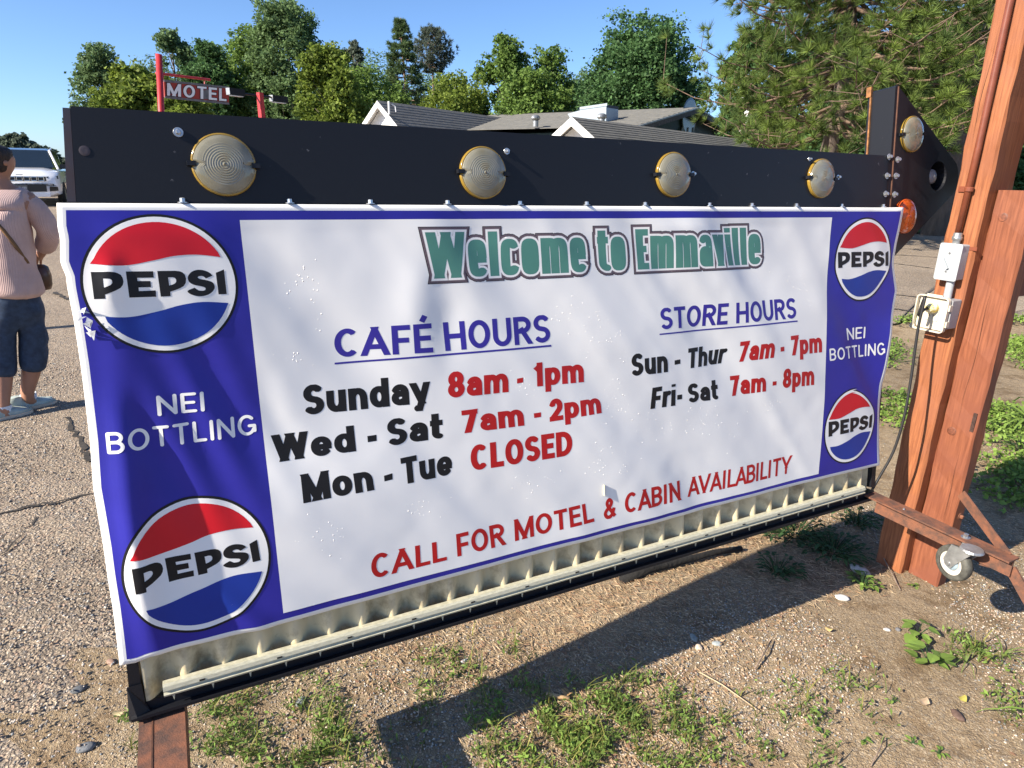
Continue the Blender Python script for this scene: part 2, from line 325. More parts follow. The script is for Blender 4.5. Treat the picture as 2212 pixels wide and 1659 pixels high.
# hexagon bolts
def hexbolt(pos,axis,r=.008,h=.006,name='bolt',m=None,parent=None):
    b=MB(); b.lathe(pos,axis,[(r*1.15,0),(r*1.15,.0015),(r*1.1,.002),(0,.002)],16); b.lathe(A3(*pos)+A3(*axis)*.002,axis,[(r*.62,0),(r*.62,h),(r*.5,h+.001),(0,h+.001)],6)
    return b.build(name,m or M_zinc,parent if parent is not None else sign)
for px,py,r in ((385,286,.0078),(1094,327,.0066),(1496,376,.0066),(1809,383,.0066),(1747,344,.005),(1920,339,.009),(1915,380,.009),(1912,419,.009)):
    u,w_=sgn(px,py); hexbolt(S(u,w_,.001),NS,r,.008)
for px,py in ((1931,346),(1927,381),(1924,421)):
    u,w_=sgn(px,py); hexbolt(S(u,w_,.0125),NS,.009,.008)
for px,py in ((395,438),(626,441),(800,443),(966,443),(1122,443),(1266,444),(1392,444),(1531,443),(1623,442),(1719,441),(1817,441),(1907,441)):
    u,w_=sgn(px,py); hexbolt(S(u,.0325,.0025),US,.0085,.007)
# arrow head box
AF=-.003
arr=[(2.036,.412),(2.060,.418)]
def arc(c,r,a0,a1,n): return [(c[0]+r*cos(rad(a0+(a1-a0)*i/n)),c[1]+r*sin(rad(a0+(a1-a0)*i/n))) for i in range(n+1)]
arrp=[(2.036,-.155),(2.036,.414),(2.048,.420),(2.066,.408)]+arc((2.345,.135),.082,38,-38,8)+[(2.066,-.150),(2.048,-.162)]
hole=(2.305,.1405)
def panel_hole(poly,c,r,o,th,mname):
    hp=[(c[0]+r*cos(2*pi*i/28),c[1]+r*sin(2*pi*i/28)) for i in range(28)]
    T=tessellate_polygon([[Vector((*p,0)) for p in poly],[Vector((*p,0)) for p in hp]]); P=poly+hp; n=len(P); V=[S(*p,o) for p in P]+[S(*p,o-th) for p in P]
    Fq=[tuple(t) for t in T]+[tuple(i+n for i in t[::-1]) for t in T]
    for a,k in ((0,len(poly)),(len(poly),len(hp))): Fq+=[(a+i,a+(i+1)%k,a+(i+1)%k+n,a+i+n) for i in range(k)]
    return V,Fq
V,Fq=panel_hole(arrp,hole,.050,AF,.003,'x'); mk('arrow_face',V,Fq,M_black,sign)
# side walls
b=MB(); th=.0025
for (p,q) in zip(arrp,arrp[1:]+arrp[:1]):
    dd=A3(q[0]-p[0],q[1]-p[1]); L=np.linalg.norm(dd)
    if L<.2 and False: continue
    n2=A3(dd[1],-dd[0])/max(L,1e-9)*th
    b.prism([S(p[0],p[1],AF-.003),S(q[0],q[1],AF-.003),S(q[0]+n2[0],q[1]+n2[1],AF-.003),S(p[0]+n2[0],p[1]+n2[1],AF-.003)],-NS*.092)
b.build('arrow_side_wall',M_black,sign)
b=MB()
for i in range(28):
    a0,a1=2*pi*i/28,2*pi*(i+1)/28
    b.add([S(hole[0]+.0498*cos(a0),hole[1]+.0498*sin(a0),AF-.002),S(hole[0]+.0498*cos(a1),hole[1]+.0498*sin(a1),AF-.002),S(hole[0]+.044*cos(a1),hole[1]+.044*sin(a1),-.055),S(hole[0]+.044*cos(a0),hole[1]+.044*sin(a0),-.055)],[(0,1,2,3)])
b.lathe(S(*hole,-.056),NS,[(.045,0),(0,.0)],28)
b.build('socket_cup',M_black,sign,smooth=True)
M_bulb=mat('frosted_bulb',(.26,.26,.28),.25,0,.02,5)
b=MB(); b.lathe(S(hole[0]-.012,hole[1],-.046),NS,[(.013,0),(.014,.008),(.024,.016),(.027,.024),(.024,.032),(.014,.038),(0,.040)],20); b.build('bulb',M_bulb,sign,smooth=True)
# rust lip at back edge
b=MB(); b.sbox((2.030,2.039),(.19,.425),(-.088,-.083)); b.sbox((2.028,2.036),(.400,.432),(-.100,-.083)); b.build('rusty_back_lip',mat('rust_light',(.35,.15,.05),.8,0,.3,40),sign)
b=MB(); b.sbox((2.0335,2.0365),(-.15,.412),(.0065,.0108)); b.build('rusty_seam',M_rustedge,sign)
lens(2.136,.271,.0585,tilt=pi*.02,o0=AF)
lens(2.1315,.003,.058,o0=AF,amber=M_orange,clear=M_orange,clips=False)
b=MB(); c1=sgn(160,325); b.lathe(S(c1[0]+.016,c1[1],.0006),NS,[(.009,0),(.008,.0003),(.004,.0003),(0,.0002)],16); b.build('dent_disc',M_side,sign,smooth=True)  # flat disc added in place of a small dent in the band
# left foot: rusty box beam; right foot: angle iron with brace
b=MB(); b.ubox((-.3015,-.2155),(-.15,.60),(.335,.4)); b.build('foot_beam',M_rust,sign)
b=MB(); b.ubox((-.2775,-.2745),(.0,.60),(.4,.4012)); b.build('weld_seam',M_rustedge,sign)
b=MB(); b.ubox((-.48,-.10),(.52,.60),(.30,.34)); b.build('cross_foot',M_rust,sign)
b=MB(); b.ubox((2.020,2.0775),(-.14,.478),(.394,.4)); b.ubox((2.046,2.052),(.03,.478),(.340,.3939)); b.build('foot_angle_iron',M_rust,sign)
def bar(pa,pb,wd,th,axis):
    a=A3(*pa);bb=A3(*pb); d=bb-a; L=np.linalg.norm(d); d/=L; y=np.cross(d,axis); y/=np.linalg.norm(y); z=np.cross(d,y); return ((a+bb)/2,(d,y,z),(L/2,wd/2,th/2))
b=MB(); pa=onU(2076,1066,2.10); pb=onU(2177,1201,2.075); vw=A3(*(CAM-(pa+pb)/2)); b.box(*bar(pa,pb,.036,.005,XH+GH*.5)); b.build('brace_bar',M_rust,sign)
b=MB(); p1=onU(2115,1208,2.06); p2=onU(2182,1226,2.06); p3=onU(2240,1330,2.06); b.box(*bar(p1,p2,.036,.006,XH)); b.box(*bar(p2,p3,.034,.007,XH)); b.build('drop_leg',M_rust,sign)
hexbolt(onU(1962,1166,2.03)*0+U(2.045,.13,.4),ZH,.004,.003)
hexbolt(U(2.048,.335,.4003),ZH,.012,.010)
# caster
def caster(cu,cv,cz,parent,rw=.050,sc=1.16):
    Q_=lambda pr: [(p*sc,q) for p,q in pr]
    ax=XH*.97+GH*.2; ax/=np.linalg.norm(ax); c=U(cu,cv,cz); 
    ty=MB(); ty.lathe(c-ax*.016,ax,Q_([(.0335,0),(.044,.001),(.0485,.004),(rw,.010),(rw,.022),(.0485,.028),(.044,.031),(.0335,.032)]),36)
    root=ty.build('caster_wheel',mat('grimy_grey_rubber',(.085,.083,.070),.75,0,.3,40),parent,smooth=True)
    h=MB(); h.lathe(c-ax*.0145,ax,Q_([(.034,.002),(.032,0),(.020,.004),(.020,.028),(.032,.029),(.034,.027)]),32); h.build('wheel_rim',mat('dirty_white_plastic',(.58,.54,.48),.5,0,.15,30),root,smooth=True)
    h=MB(); h.lathe(c-ax*.016,ax,Q_([(0,0),(.017,0),(.0205,.004),(.0205,.028),(.017,.032),(0,.032)]),24); h.build('wheel_hub',mat('pale_blue_hub',(.27,.35,.40),.5,0,.1,20),root,smooth=True)
    f=MB(); fwd=GH*1.0
    top=c+ZH*.068+fwd*.040
    for s_ in(-1,1):
        o=ax*.021*s_
        P=[c+o+fwd*-.010-ZH*.008,c+o+fwd*.008-ZH*.013,c+o+fwd*.026+ZH*.018,top+o+fwd*.020,top+o-fwd*.045,c+o-fwd*.018+ZH*.010]
        f.prism(P,ax*.003*s_)
    f.lathe(top-ZH*.004,ZH,[(0,0),(.030,0),(.034,.004),(.030,.010),(0,.010)],20)
    f.lathe(c-ax*.027,ax,[(0,0),(.006,0),(.006,.054),(0,.054)],12)
    f.build('caster_fork',M_galv,root,smooth=False)
wc=onU(2058,1214,1.995); dd=wc-BL; caster(1.995,float(dd@GH),float(wc[2]),sign)
caster(-.30,.52,.22,sign)

# ------------------------------------------------------------------ BANNER
BOFF=.0085
_NT=np.random.default_rng(3).normal(size=(4,96,96))
def vn(k,x,y):
    x=np.asarray(x,float)+31.7; y=np.asarray(y,float)+27.3; xi=np.floor(x).astype(int); yi=np.floor(y).astype(int); fx=x-xi; fy=y-yi; fx=fx*fx*fx*(fx*(fx*6-15)+10); fy=fy*fy*fy*(fy*(fy*6-15)+10); T=_NT[k]
    g=lambda a,b: T[a%96,b%96]
    return (g(xi,yi)*(1-fx)+g(xi+1,yi)*fx)*(1-fy)+(g(xi,yi+1)*(1-fx)+g(xi+1,yi+1)*fx)*fy
def fbump(u,w_):
    d=u*.82+w_*.57; a=u*.57-w_*.82
    z=.0030*vn(0,d*6.5+.5*np.sin(a*3),a*1.0)+.0024*vn(1,d*12.5+.4*np.sin(a*2+1),a*1.1+5)+.0006*vn(1,d*16,a*2.0)+.0002*vn(2,u*19,w_*19)+.0024*vn(3,u*3.4,w_*3.4)
    fade=np.clip((.025-w_)/.05,0,1)*np.clip((w_+.89)/.05+.2,0,1); z=z*(.25+.75*fade)
    # dimple left of the heading
    z+=.005*np.exp(-(((u-.36)/.05)**2+((w_+.18)/.09)**2))-.004*np.exp(-(((u-.43)/.04)**2+((w_+.24)/.10)**2))
    # folds of the slack left side
    z+=.024*np.exp(-((u+.258-.10*(w_+.62)**2)/.030)**2)*np.exp(-((w_+.60)/.26)**2)
    z+=.009*np.exp(-((u+.235)/.02)**2)*np.exp(-((w_+.11)/.045)**2)
    z+=.007*np.exp(-((u+.10+ (w_+.8)*.7)/.03)**2)*np.exp(-((w_+.84)/.10)**2)
    z+=.0035*np.sin((u*1.0+w_*.35)*75)*np.exp(-((u+.12)/.12)**2)*np.exp(-((w_+.42)/.20)**2)
    # slack right edge
    z+=.006*(1+np.sin((w_+.05)*11))*np.clip((u-1.93)/.14,0,1)**2
    return z
def interp_edge(pts):
    P=sorted([sgn(*p) for p in pts],key=lambda q:q[1]); ws=[p[1] for p in P]; uu=[p[0] for p in P]; return lambda w_:np.interp(w_,ws,uu)
LE=interp_edge([(124,435),(126,490),(132,515),(132,567),(144,595),(147,622),(160,690),(175,790),(195,955),(202,1054),(225,1180),(234,1244),(244,1307),(259,1434)])
RE=interp_edge([(1941,450),(1931,527),(1926,570),(1931,627),(1921,680),(1911,752),(1900,830),(1893,1003)])
def top_w(u): return .0175+.0*u
BOT=[(259,1434),(295,1427),(325,1412),(355,1404),(553,1357),(1106,1207),(1659,1061),(1893,1003)]
_bp=[sgn(*p) for p in BOT]
def bot_w(u): return np.interp(u,[p[0] for p in _bp],[p[1] for p in _bp])
banner=empty('hours_banner',S(.87,-.87,.01),'wrinkled white and blue vinyl banner with opening hours, torn on its left edge','banner')
def patch(name,m,parent,mar,off,nu=260,nv=100,thick=None):
    ss=np.linspace(0,1,nu);tt=np.linspace(0,1,nv); s_,t_=np.meshgrid(ss,tt)
    w0=.0310-mar[2]; V2=np.zeros(s_.shape+(2,))
    for it in range(1):
        ub=-.30+s_*2.37; wb=bot_w(ub)+mar[3]; wv=w0+(wb-w0)*t_
        for _ in range(3):
            l=LE(wv)+mar[0]; r=RE(wv)-mar[1]; uu=l+(r-l)*s_; wb=bot_w(uu)+mar[3]; wv=w0+(wb-w0)*t_
    f=fbump(uu,wv)+BOFF+off
    V=TS[None,None]+XS*uu[...,None]+US*wv[...,None]+NS*f[...,None]; V=V.reshape(-1,3)
    I=(np.arange(nv-1)[:,None]*nu+np.arange(nu-1)[None]).ravel(); Q=np.stack([I,I+nu,I+nu+1,I+1],1)
    if thick:
        n=len(V); V2=V-NS*thick; V=np.vstack([V,V2]); Q=np.vstack([Q,Q[:,::-1]+n])
        bd=[(i,i+1) for i in range(nu-1)]+[((nv-1)*nu+i+1,(nv-1)*nu+i) for i in range(nu-1)]+[((j+1)*nu,j*nu) for j in range(nv-1)]+[(j*nu+nu-1,(j+1)*nu+nu-1) for j in range(nv-1)]
        Q=np.vstack([Q,np.array([(a,a+n,b+n,b)[::-1] for a,b in bd])])
    o=fastmesh(name,V,Q,m,parent=parent); o.data.shade_smooth(); return o
patch('vinyl_sheet',M_white,banner,(0,0,0,0),0,thick=.0012)
patch('blue_print',M_blue,banner,(.0135,.0135,.0125,.0105),.0009)
# white centre
wc_=[sgn(517,476),sgn(1793,470),sgn(1763,1022),sgn(610,1318)]
s_,t_=np.meshgrid(np.linspace(0,1,230),np.linspace(0,1,110)); C=[A3(*p) for p in wc_]
G2=(C[0][None,None]*((1-s_)*(1-t_))[...,None]+C[1]*(s_*(1-t_))[...,None]+C[2]*(s_*t_)[...,None]+C[3]*((1-s_)*t_)[...,None])
G2[...,0]+=-.006*np.sin(t_*6.0+.3)*s_**6
f=fbump(G2[...,0],G2[...,1])+BOFF+.0013
V=(TS+XS*G2[...,0:1]+US*G2[...,1:2]+NS*f[...,None]).reshape(-1,3); nu=230;nv=110
I=(np.arange(nv-1)[:,None]*nu+np.arange(nu-1)[None]).ravel(); o=fastmesh('white_print',V,np.stack([I,I+nu,I+nu+1,I+1],1),M_white,parent=banner); o.data.shade_smooth()
def union(polys,es_fn,tries=2):
    inp=None; r_=random.Random(5)
    for k_ in range(tries):
        vs=[];fs=[]; ar=0; j=0 if k_==0 else 2e-6*k_
        for p in polys:
            a=sum(p[i][0]*p[(i+1)%len(p)][1]-p[(i+1)%len(p)][0]*p[i][1] for i in range(len(p)))/2
            if abs(a)<1e-9: continue
            if a<0: p=list(p)[::-1]
            ar+=abs(a); k=len(vs); vs+=[Vector((q[0]+r_.uniform(-j,j),q[1]+r_.uniform(-j,j))) for q in p]; fs.append(list(range(k,k+len(p))))
        es=es_fn(vs,k_)
        ov,oe,of,_,_,orf=delaunay_2d_cdt(vs,es,fs,0,1e-7,True); of=[tuple(q) for q,g in zip(of,orf) if g]
        oa=sum(abs((ov[f[1]][0]-ov[f[0]][0])*(ov[f[2]][1]-ov[f[0]][1])-(ov[f[2]][0]-ov[f[0]][0])*(ov[f[1]][1]-ov[f[0]][1]))/2 if len(f)==3 else 0 for f in of)
        mx=max(len(f) for f in of)
        break
    # fall back: keep only the triangles whose centre lies in an input polygon
    P=np.array([tuple(v) for v in ov]); T=[(f[0],f[i],f[i+1]) for f in of for i in range(1,len(f)-1)]; T=np.array(T); call=P[T].mean(1); insA=np.zeros(len(call),bool)
    for p in polys:
        q=np.array(p); lo=q.min(0); hi=q.max(0); sel=np.nonzero((~insA)&(call[:,0]>=lo[0])&(call[:,0]<=hi[0])&(call[:,1]>=lo[1])&(call[:,1]<=hi[1]))[0]
        if not len(sel): continue
        c=call[sel]; w_=np.zeros(len(c),bool)
        for i in range(len(q)):
            a,b_=q[i],q[(i+1)%len(q)]; m=((a[1]>c[:,1])!=(b_[1]>c[:,1])); dy=b_[1]-a[1]
            if abs(dy)<1e-12: continue
            w_^=m&(c[:,0]<(b_[0]-a[0])*(c[:,1]-a[1])/dy+a[0])
        insA[sel[w_]]=True
    return ov,[tuple(t) for t in T[insA]]
def drape(name,polys,m,parent,off,step=.010):
    def grid(vs,k_):
        st=step*(1+.07*k_); us_=[v[0] for v in vs]; ws_=[v[1] for v in vs]; u0,u1,w0,w1=min(us_)-.001,max(us_)+.001,min(ws_)-.001,max(ws_)+.001; es=[]
        for x in np.arange(math.floor(u0/st)*st+st*.51,u1,st): k=len(vs); vs+=[Vector((x,w0)),Vector((x,w1))]; es.append((k,k+1))
        for y in np.arange(math.floor(w0/st)*st+st*.51,w1,st): k=len(vs); vs+=[Vector((u0,y)),Vector((u1,y))]; es.append((k,k+1))
        return es
    ov,of=union(polys,grid)
    P=np.array([tuple(v) for v in ov]); f=fbump(P[:,0],P[:,1])+BOFF+off
    V=TS+XS*P[:,0:1]+US*P[:,1:2]+NS*f[:,None]
    return mk(name,V,[tuple(q) for q in of],m,parent,smooth=True)
def disc(c,rx,ry,r,n=72): return [(c[0]+rx*r*cos(2*pi*i/n),c[1]+ry*r*sin(2*pi*i/n)) for i in range(n)]
def circ_pts(r,a0,a1,n=26): return [(r*cos(a0+(a1-a0)*i/n),r*sin(a0+(a1-a0)*i/n)) for i in range(n+1)]
def spl(P,n=5):
    out=[]
    for i in range(len(P)-1):
        p0=P[max(i-1,0)];p1=P[i];p2=P[i+1];p3=P[min(i+2,len(P)-1)]
        for k in range(n):
            t=k/n; out.append(tuple(.5*((2*p1[j])+(-p0[j]+p2[j])*t+(2*p0[j]-5*p1[j]+4*p2[j]-p3[j])*t*t+(-p0[j]+3*p1[j]-3*p2[j]+p3[j])*t**3) for j in(0,1)))
    return out+[P[-1]]
RW=spl([(-.85,.330),(-.46,.291),(-.1,.346),(.19,.405),(.485,.416),(.80,.372)])
BW=spl([(-.765,-.41),(-.46,-.436),(-.1,-.378),(.19,-.308),(.485,-.278),(.835,-.315)])
GL={'P':([(793,690),(945,688),(985,692),(1010,700),(1035,715),(1050,740),(1057,772),(1052,800),(1035,825),(1005,843),(965,862),(908,882),(912,918),(820,922)],[(892,745),(935,745),(955,750),(967,765),(968,785),(955,800),(930,812),(899,824)]),
'E':([(1075,686),(1303,684),(1308,738),(1168,740),(1172,768),(1280,768),(1285,820),(1180,823),(1183,855),(1325,848),(1328,903),(1105,910)],None),
'p':([(1338,682),(1490,680),(1530,684),(1556,694),(1577,715),(1587,748),(1584,785),(1565,812),(1535,830),(1495,845),(1449,860),(1452,898),(1368,903)],[(1430,737),(1470,735),(1490,741),(1501,757),(1500,777),(1488,790),(1465,800),(1440,807)]),
'S':(spl([(1825,722),(1790,692),(1735,674),(1680,673),(1632,692),(1604,730),(1612,772),(1650,798),(1710,811),(1750,821),(1762,836),(1745,851),(1700,850)],3)+spl([(1662,826),(1600,853),(1625,880),(1680,897),(1740,898),(1800,878),(1840,840),(1842,805),(1820,777),(1770,761),(1715,751),(1692,739),(1702,727),(1738,726),(1765,746)],3),None),
'I':([(1855,697),(1930,668),(1955,881),(1880,884)],None)}
def norm_gl(p):
    x,y=p; top=690-22*(x-793)/1137; bot=922-40*(x-820)/1135; ty=(bot-y)/(bot-top); tx=(x-793-27*(1-ty))/1136; return tx,ty
def quadmap(q):
    q=[A3(*sgn(*p)) for p in q]   # TL TR BR BL
    return lambda x,y: tuple(q[3]*(1-x)*(1-y)+q[2]*x*(1-y)+q[1]*x*y+q[0]*(1-x)*y)
def logo(c,rx,ry,quad,rot=0,wob=None,lay=.0016):
    def tp(p): 
        x,y=p; x2=x*cos(rot)-y*sin(rot); y2=x*sin(rot)+y*cos(rot); u=c[0]+rx*x2; w_=c[1]+ry*y2
        if wob: u,w_=wob(u,w_)
        return (u,w_)
    D1=[tp(p) for p in circ_pts(1,0,2*pi*71/72,71)]
    root=drape('logo_roundel',[D1],M_ink,banner,lay)
    drape('roundel_white',[[tp(p) for p in circ_pts(.963,0,2*pi*71/72,71)]],M_white,root,lay+.0004)
    rr=.89; a0=math.atan2(RW[-1][1],RW[-1][0]); a1=math.atan2(RW[0][1],RW[0][0])
    drape('red_wave',[[tp(p) for p in (circ_pts(rr,a0,a1)[1:-1]+RW)]],M_lred,root,lay+.0008)
    a0=math.atan2(BW[0][1],BW[0][0])+2*pi; a1=math.atan2(BW[-1][1],BW[-1][0])+2*pi
    drape('blue_wave',[[tp(p) for p in (circ_pts(rr,a0,a1)[1:-1]+BW[::-1])]],M_lblue,root,lay+.0008)
    Q=quadmap(quad); tris=[]
    for k,(o,h) in GL.items():
        loops=[[norm_gl(p) for p in o]]+([[norm_gl(p) for p in h]] if h else [])
        flat=[p for l in loops for p in l]; T=tessellate_polygon([[Vector((*p,0)) for p in l] for l in loops])
        for t in T:
            q=[Q(*flat[i]) for i in t]
            if abs((q[1][0]-q[0][0])*(q[2][1]-q[0][1])-(q[2][0]-q[0][0])*(q[1][1]-q[0][1]))>1e-10: tris.append(q)
    drape('lettering',tris,M_ink,root,lay+.0008)
logo((-.1497,-.120),.1335,.1315,[(198,587.5),(482.5,582),(489,635),(205,645.5)],.0)
logo((-.151,-.697),.140,.149,[(286,1216.5),(553,1160),(561,1204),(295,1270.5)],.03)
logo((1.914,-.137),.1417,.1365,[(1804.5,545),(1912,542),(1911.5,574),(1805,579)],.02,wob=lambda u,w_:(u-max(0,(-.17-w_))*max(0,abs(u-1.914)-.02)*1.5*(1 if u>1.914 else -1),w_))
logo((1.899,-.703),.1335,.134,[(1783,910),(1879,893),(1877,922),(1783,942)],.05,wob=lambda u,w_:(u-max(0,(w_+.66))*.35*(1 if u>1.92 else -.2)*max(0,1),w_))
# lettering
def earc(cx,cy,rx,ry,a0,a1,q=2.0,n=16):
    P=[]
    for i in range(n+1):
        t=rad(a0+(a1-a0)*i/n); c,s_=cos(t),sin(t); P.append((cx+rx*math.copysign(abs(c)**(2/q),c),cy+ry*math.copysign(abs(s_)**(2/q),s_)))
    return P
def glyph(ch,st):
    """strokes as (points, square start, square end); heights in cap heights"""
    hx,hv,xh,q=st['hx'],st['hv'],st['xh'],st['q']; W=st['w'].get(ch,WID.get(ch,.66))*(st['ws'] if ch not in st['w'] else 1)
    l=hx; r=W-hx; m=W/2; B=hv; T=1-hv; X=xh-hv; H=.5; rx=m-hx; D=-.26+hv; S_=[]
    L=lambda *p: S_.append((list(p),1,1)); Bt=lambda *p: S_.append((list(p),0,0)); Cv=lambda p,a=0,b=0: S_.append((p,a,b))
    ay=min(.26,xh*.38)
    if ch=='I' or ch=='l': L((l,B),(l,T))
    elif ch=='i': L((l,B),(l,X)); Bt((l,.88),(l,1.0))
    elif ch=='E' or ch=='É':
        L((l,B),(l,T)); L((l,T),(r,T)); L((l,B),(r,B)); L((l,H+.01),(r-.05,H+.01))
        if ch=='É': Bt((m-.02,1.07),(m+.10,1.27))
    elif ch=='F': L((l,B),(l,T)); L((l,T),(r,T)); L((l,H-.02),(r-.05,H-.02))
    elif ch=='L': L((l,B),(l,T)); L((l,B),(r,B))
    elif ch=='T': L((m,B),(m,T)); L((l,T),(r,T))
    elif ch=='H': L((l,B),(l,T)); L((r,B),(r,T)); L((l,H),(r,H))
    elif ch=='N': L((l,B),(l,T)); L((r,B),(r,T)); L((l,T),(r,B))
    elif ch=='M': L((l,B),(l,T)); L((r,B),(r,T)); L((l+.02,T),(m,B+.02)); L((m,B+.02),(r-.02,T))
    elif ch=='W': L((l*.95,T),(W*.285,B)); L((W*.285,B),(m,T)); L((m,T),(W*.715,B)); L((W*.715,B),(W-l*.95,T))
    elif ch=='V' or ch=='v': t=T if ch=='V' else X; L((l*.95,t),(m,B)); L((m,B),(W-l*.95,t))
    elif ch=='A': L((l*.95,B),(m,T)); L((m,T),(W-l*.95,B)); Bt((W*.25,.31),(W*.75,.31))
    elif ch=='Y': L((l*.95,T),(m,.42)); L((m,.42),(W-l*.95,T)); L((m,B),(m,.42))
    elif ch=='y': L((l*.9,X),(m,B+.02)); L((W-l*.9,X),(m-.04,-.10)); Cv([(m-.02,-.05),(m-.07,D+.01),(m-.14,D),(m-.21,D)])
    elif ch=='O': Cv(earc(m,H,rx,H-hv,0,360,q,28))
    elif ch=='o': Cv(earc(m,xh/2,rx,xh/2-hv,0,360,q,28))
    elif ch=='C': Cv(earc(m,H,rx,H-hv,48,312,q,22))
    elif ch=='c': Cv(earc(m,xh/2,rx,xh/2-hv,28,332,q,22))
    elif ch=='G': Cv(earc(m,H,rx,H-hv,48,335,q,24)); L((r,.20),(r,.44)); L((r,.46),(m+.10,.46))
    elif ch=='U': Cv([(l,T)]+earc(m,B+.3,rx,.3,180,360,q,14)+[(r,T)],1,1)
    elif ch=='D': L((l,B),(l,T)); x0=W*.38; Cv([(l,T)]+earc(x0,H,r-x0,H-hv,90,-90,q,18)+[(l,B)])
    elif ch in 'PRB':
        L((l,B),(l,T)); x0=W*.5; h=H-.02 if ch!='B' else H+.02; cy=(T+h)/2; ry=(T-h)/2; rr=r-(.03 if ch=='B' else 0)
        Cv([(l,T)]+earc(x0,cy,rr-x0,ry,90,-90,q,14)+[(l,h)])
        if ch=='R': L((m,h),(r-.01,B))
        if ch=='B': cy=(h+B)/2; Cv([(l,h)]+earc(x0,cy,r-x0,(h-B)/2,90,-90,q,14)+[(l,B)])
    elif ch=='S': c1=(T+H)/2;c2=(B+H)/2; Cv(earc(m,c1+.01,rx*.96,(T-H)/2-.01+.01,28,262,2,14)+earc(m,c2,rx,(H-B)/2,82,-152,2,14))
    elif ch=='&': Cv([(x*(W-2*hx)+hx,hv+y*(1-2*hv)) for x,y in spl([(1.0,0.0),(.62,.34),(.28,.66),(.22,.85),(.42,1.0),(.66,.86),(.55,.64),(.18,.42),(.02,.22),(.18,.03),(.45,0),(.72,.14),(.92,.50)],3)])
    elif ch in 'nhmr':
        L((l,B),(l,X if ch!='h' else T)); 
        if ch=='r': Cv(earc(l+.22,X-.22,.22,.22,165,72,2,8))
        else:
            k=2 if ch=='m' else 1; sp=(r-l)/k
            for i in range(k): c=l+sp*(i+.5); Cv(earc(c,X-ay,sp/2,ay,168,0,q,12)+[(l+sp*(i+1),B)],0,1)
    elif ch=='u': L((r,B),(r,X)); Cv([(l,X)]+earc(m,B+ay,rx,ay,180,348,q,12),1,0)
    elif ch=='d': Cv(earc(m-.01,xh/2,rx-.01,xh/2-hv,0,360,q,26)); L((r,B),(r,T))
    elif ch=='p': Cv(earc(m+.01,xh/2,rx-.01,xh/2-hv,0,360,q,26)); L((l,D),(l,X))
    elif ch=='a':
        Cv([(r,B)]+earc(m,X-ay*.9,rx,ay*.9,0,158,q,12),1,0); k=xh*.55
        Cv([(r,k)]+earc(m,(k+B)/2,rx,(k-B)/2,90,270,q,12)+[(r-.02,B+.07)])
    elif ch=='e': Cv(earc(m,xh/2,rx,xh/2-hv,0,322,q,24)); Bt((l,xh*.47),(r+hx*.92,xh*.47))
    elif ch=='t': s0=W*.42; Cv([(s0,.90)]+earc(s0+.13,B+.13,.13,.13,180,280,2,8),1,0); Bt((0,X),(W,X))
    elif ch=='1': s0=W-hx-.02; L((s0,B),(s0,T)); Cv([(s0,T-.03),(s0-.08,T-.12),(s0-.20,T-.20)])
    elif ch=='7': L((l,T),(r,T)); L((r-.01,T),(W*.38,B))
    elif ch=='2': Cv(earc(m,T-.24,rx,.24,172,-38,2,14)+[(l+.03,B+.05)]); L((l,B),(r,B))
    elif ch=='8': Cv(earc(m,(T+H)/2+.01,rx*.88,(T-H)/2,0,360,2,22)); Cv(earc(m,(B+H)/2+.01,rx,(H-B)/2,0,360,2,22))
    elif ch=='-': Bt((.03,.36),(W-.03,.36))
    ymin=-.26 if ch in 'py' else 0; ymax=xh if ch in 'nmruopaecyv' else (1.0 if ch!='É' else 1.35)
    return S_,W,ymin,ymax
WID=dict(S=.68,u=.66,n=.66,d=.69,a=.63,y=.68,W=1.06,e=.66,M=.92,o=.68,T=.66,C=.74,L=.56,O=.80,E=.60,D=.76,p=.69,m=1.02,h=.66,r=.44,t=.44,i=.26,F=.57,I=.26,l=.26,N=.74,H=.76,U=.72,R=.70,B=.68,A=.80,V=.80,Y=.74,v=.62,G=.80,c=.62,P=.66)
WID.update({'8':.66,'1':.44,'7':.60,'2':.62,'-':.36,'É':.60,'&':.78,' ':.30})
def clip(P,f,lim):   # keep f(p)<=lim
    out=[]
    for i in range(len(P)):
        a,b=P[i],P[(i+1)%len(P)]; fa,fb=f(a)-lim,f(b)-lim
        if fa<=0: out.append(a)
        if fa*fb<0: t=fa/(fa-fb); out.append((a[0]+(b[0]-a[0])*t,a[1]+(b[1]-a[1])*t))
    return out
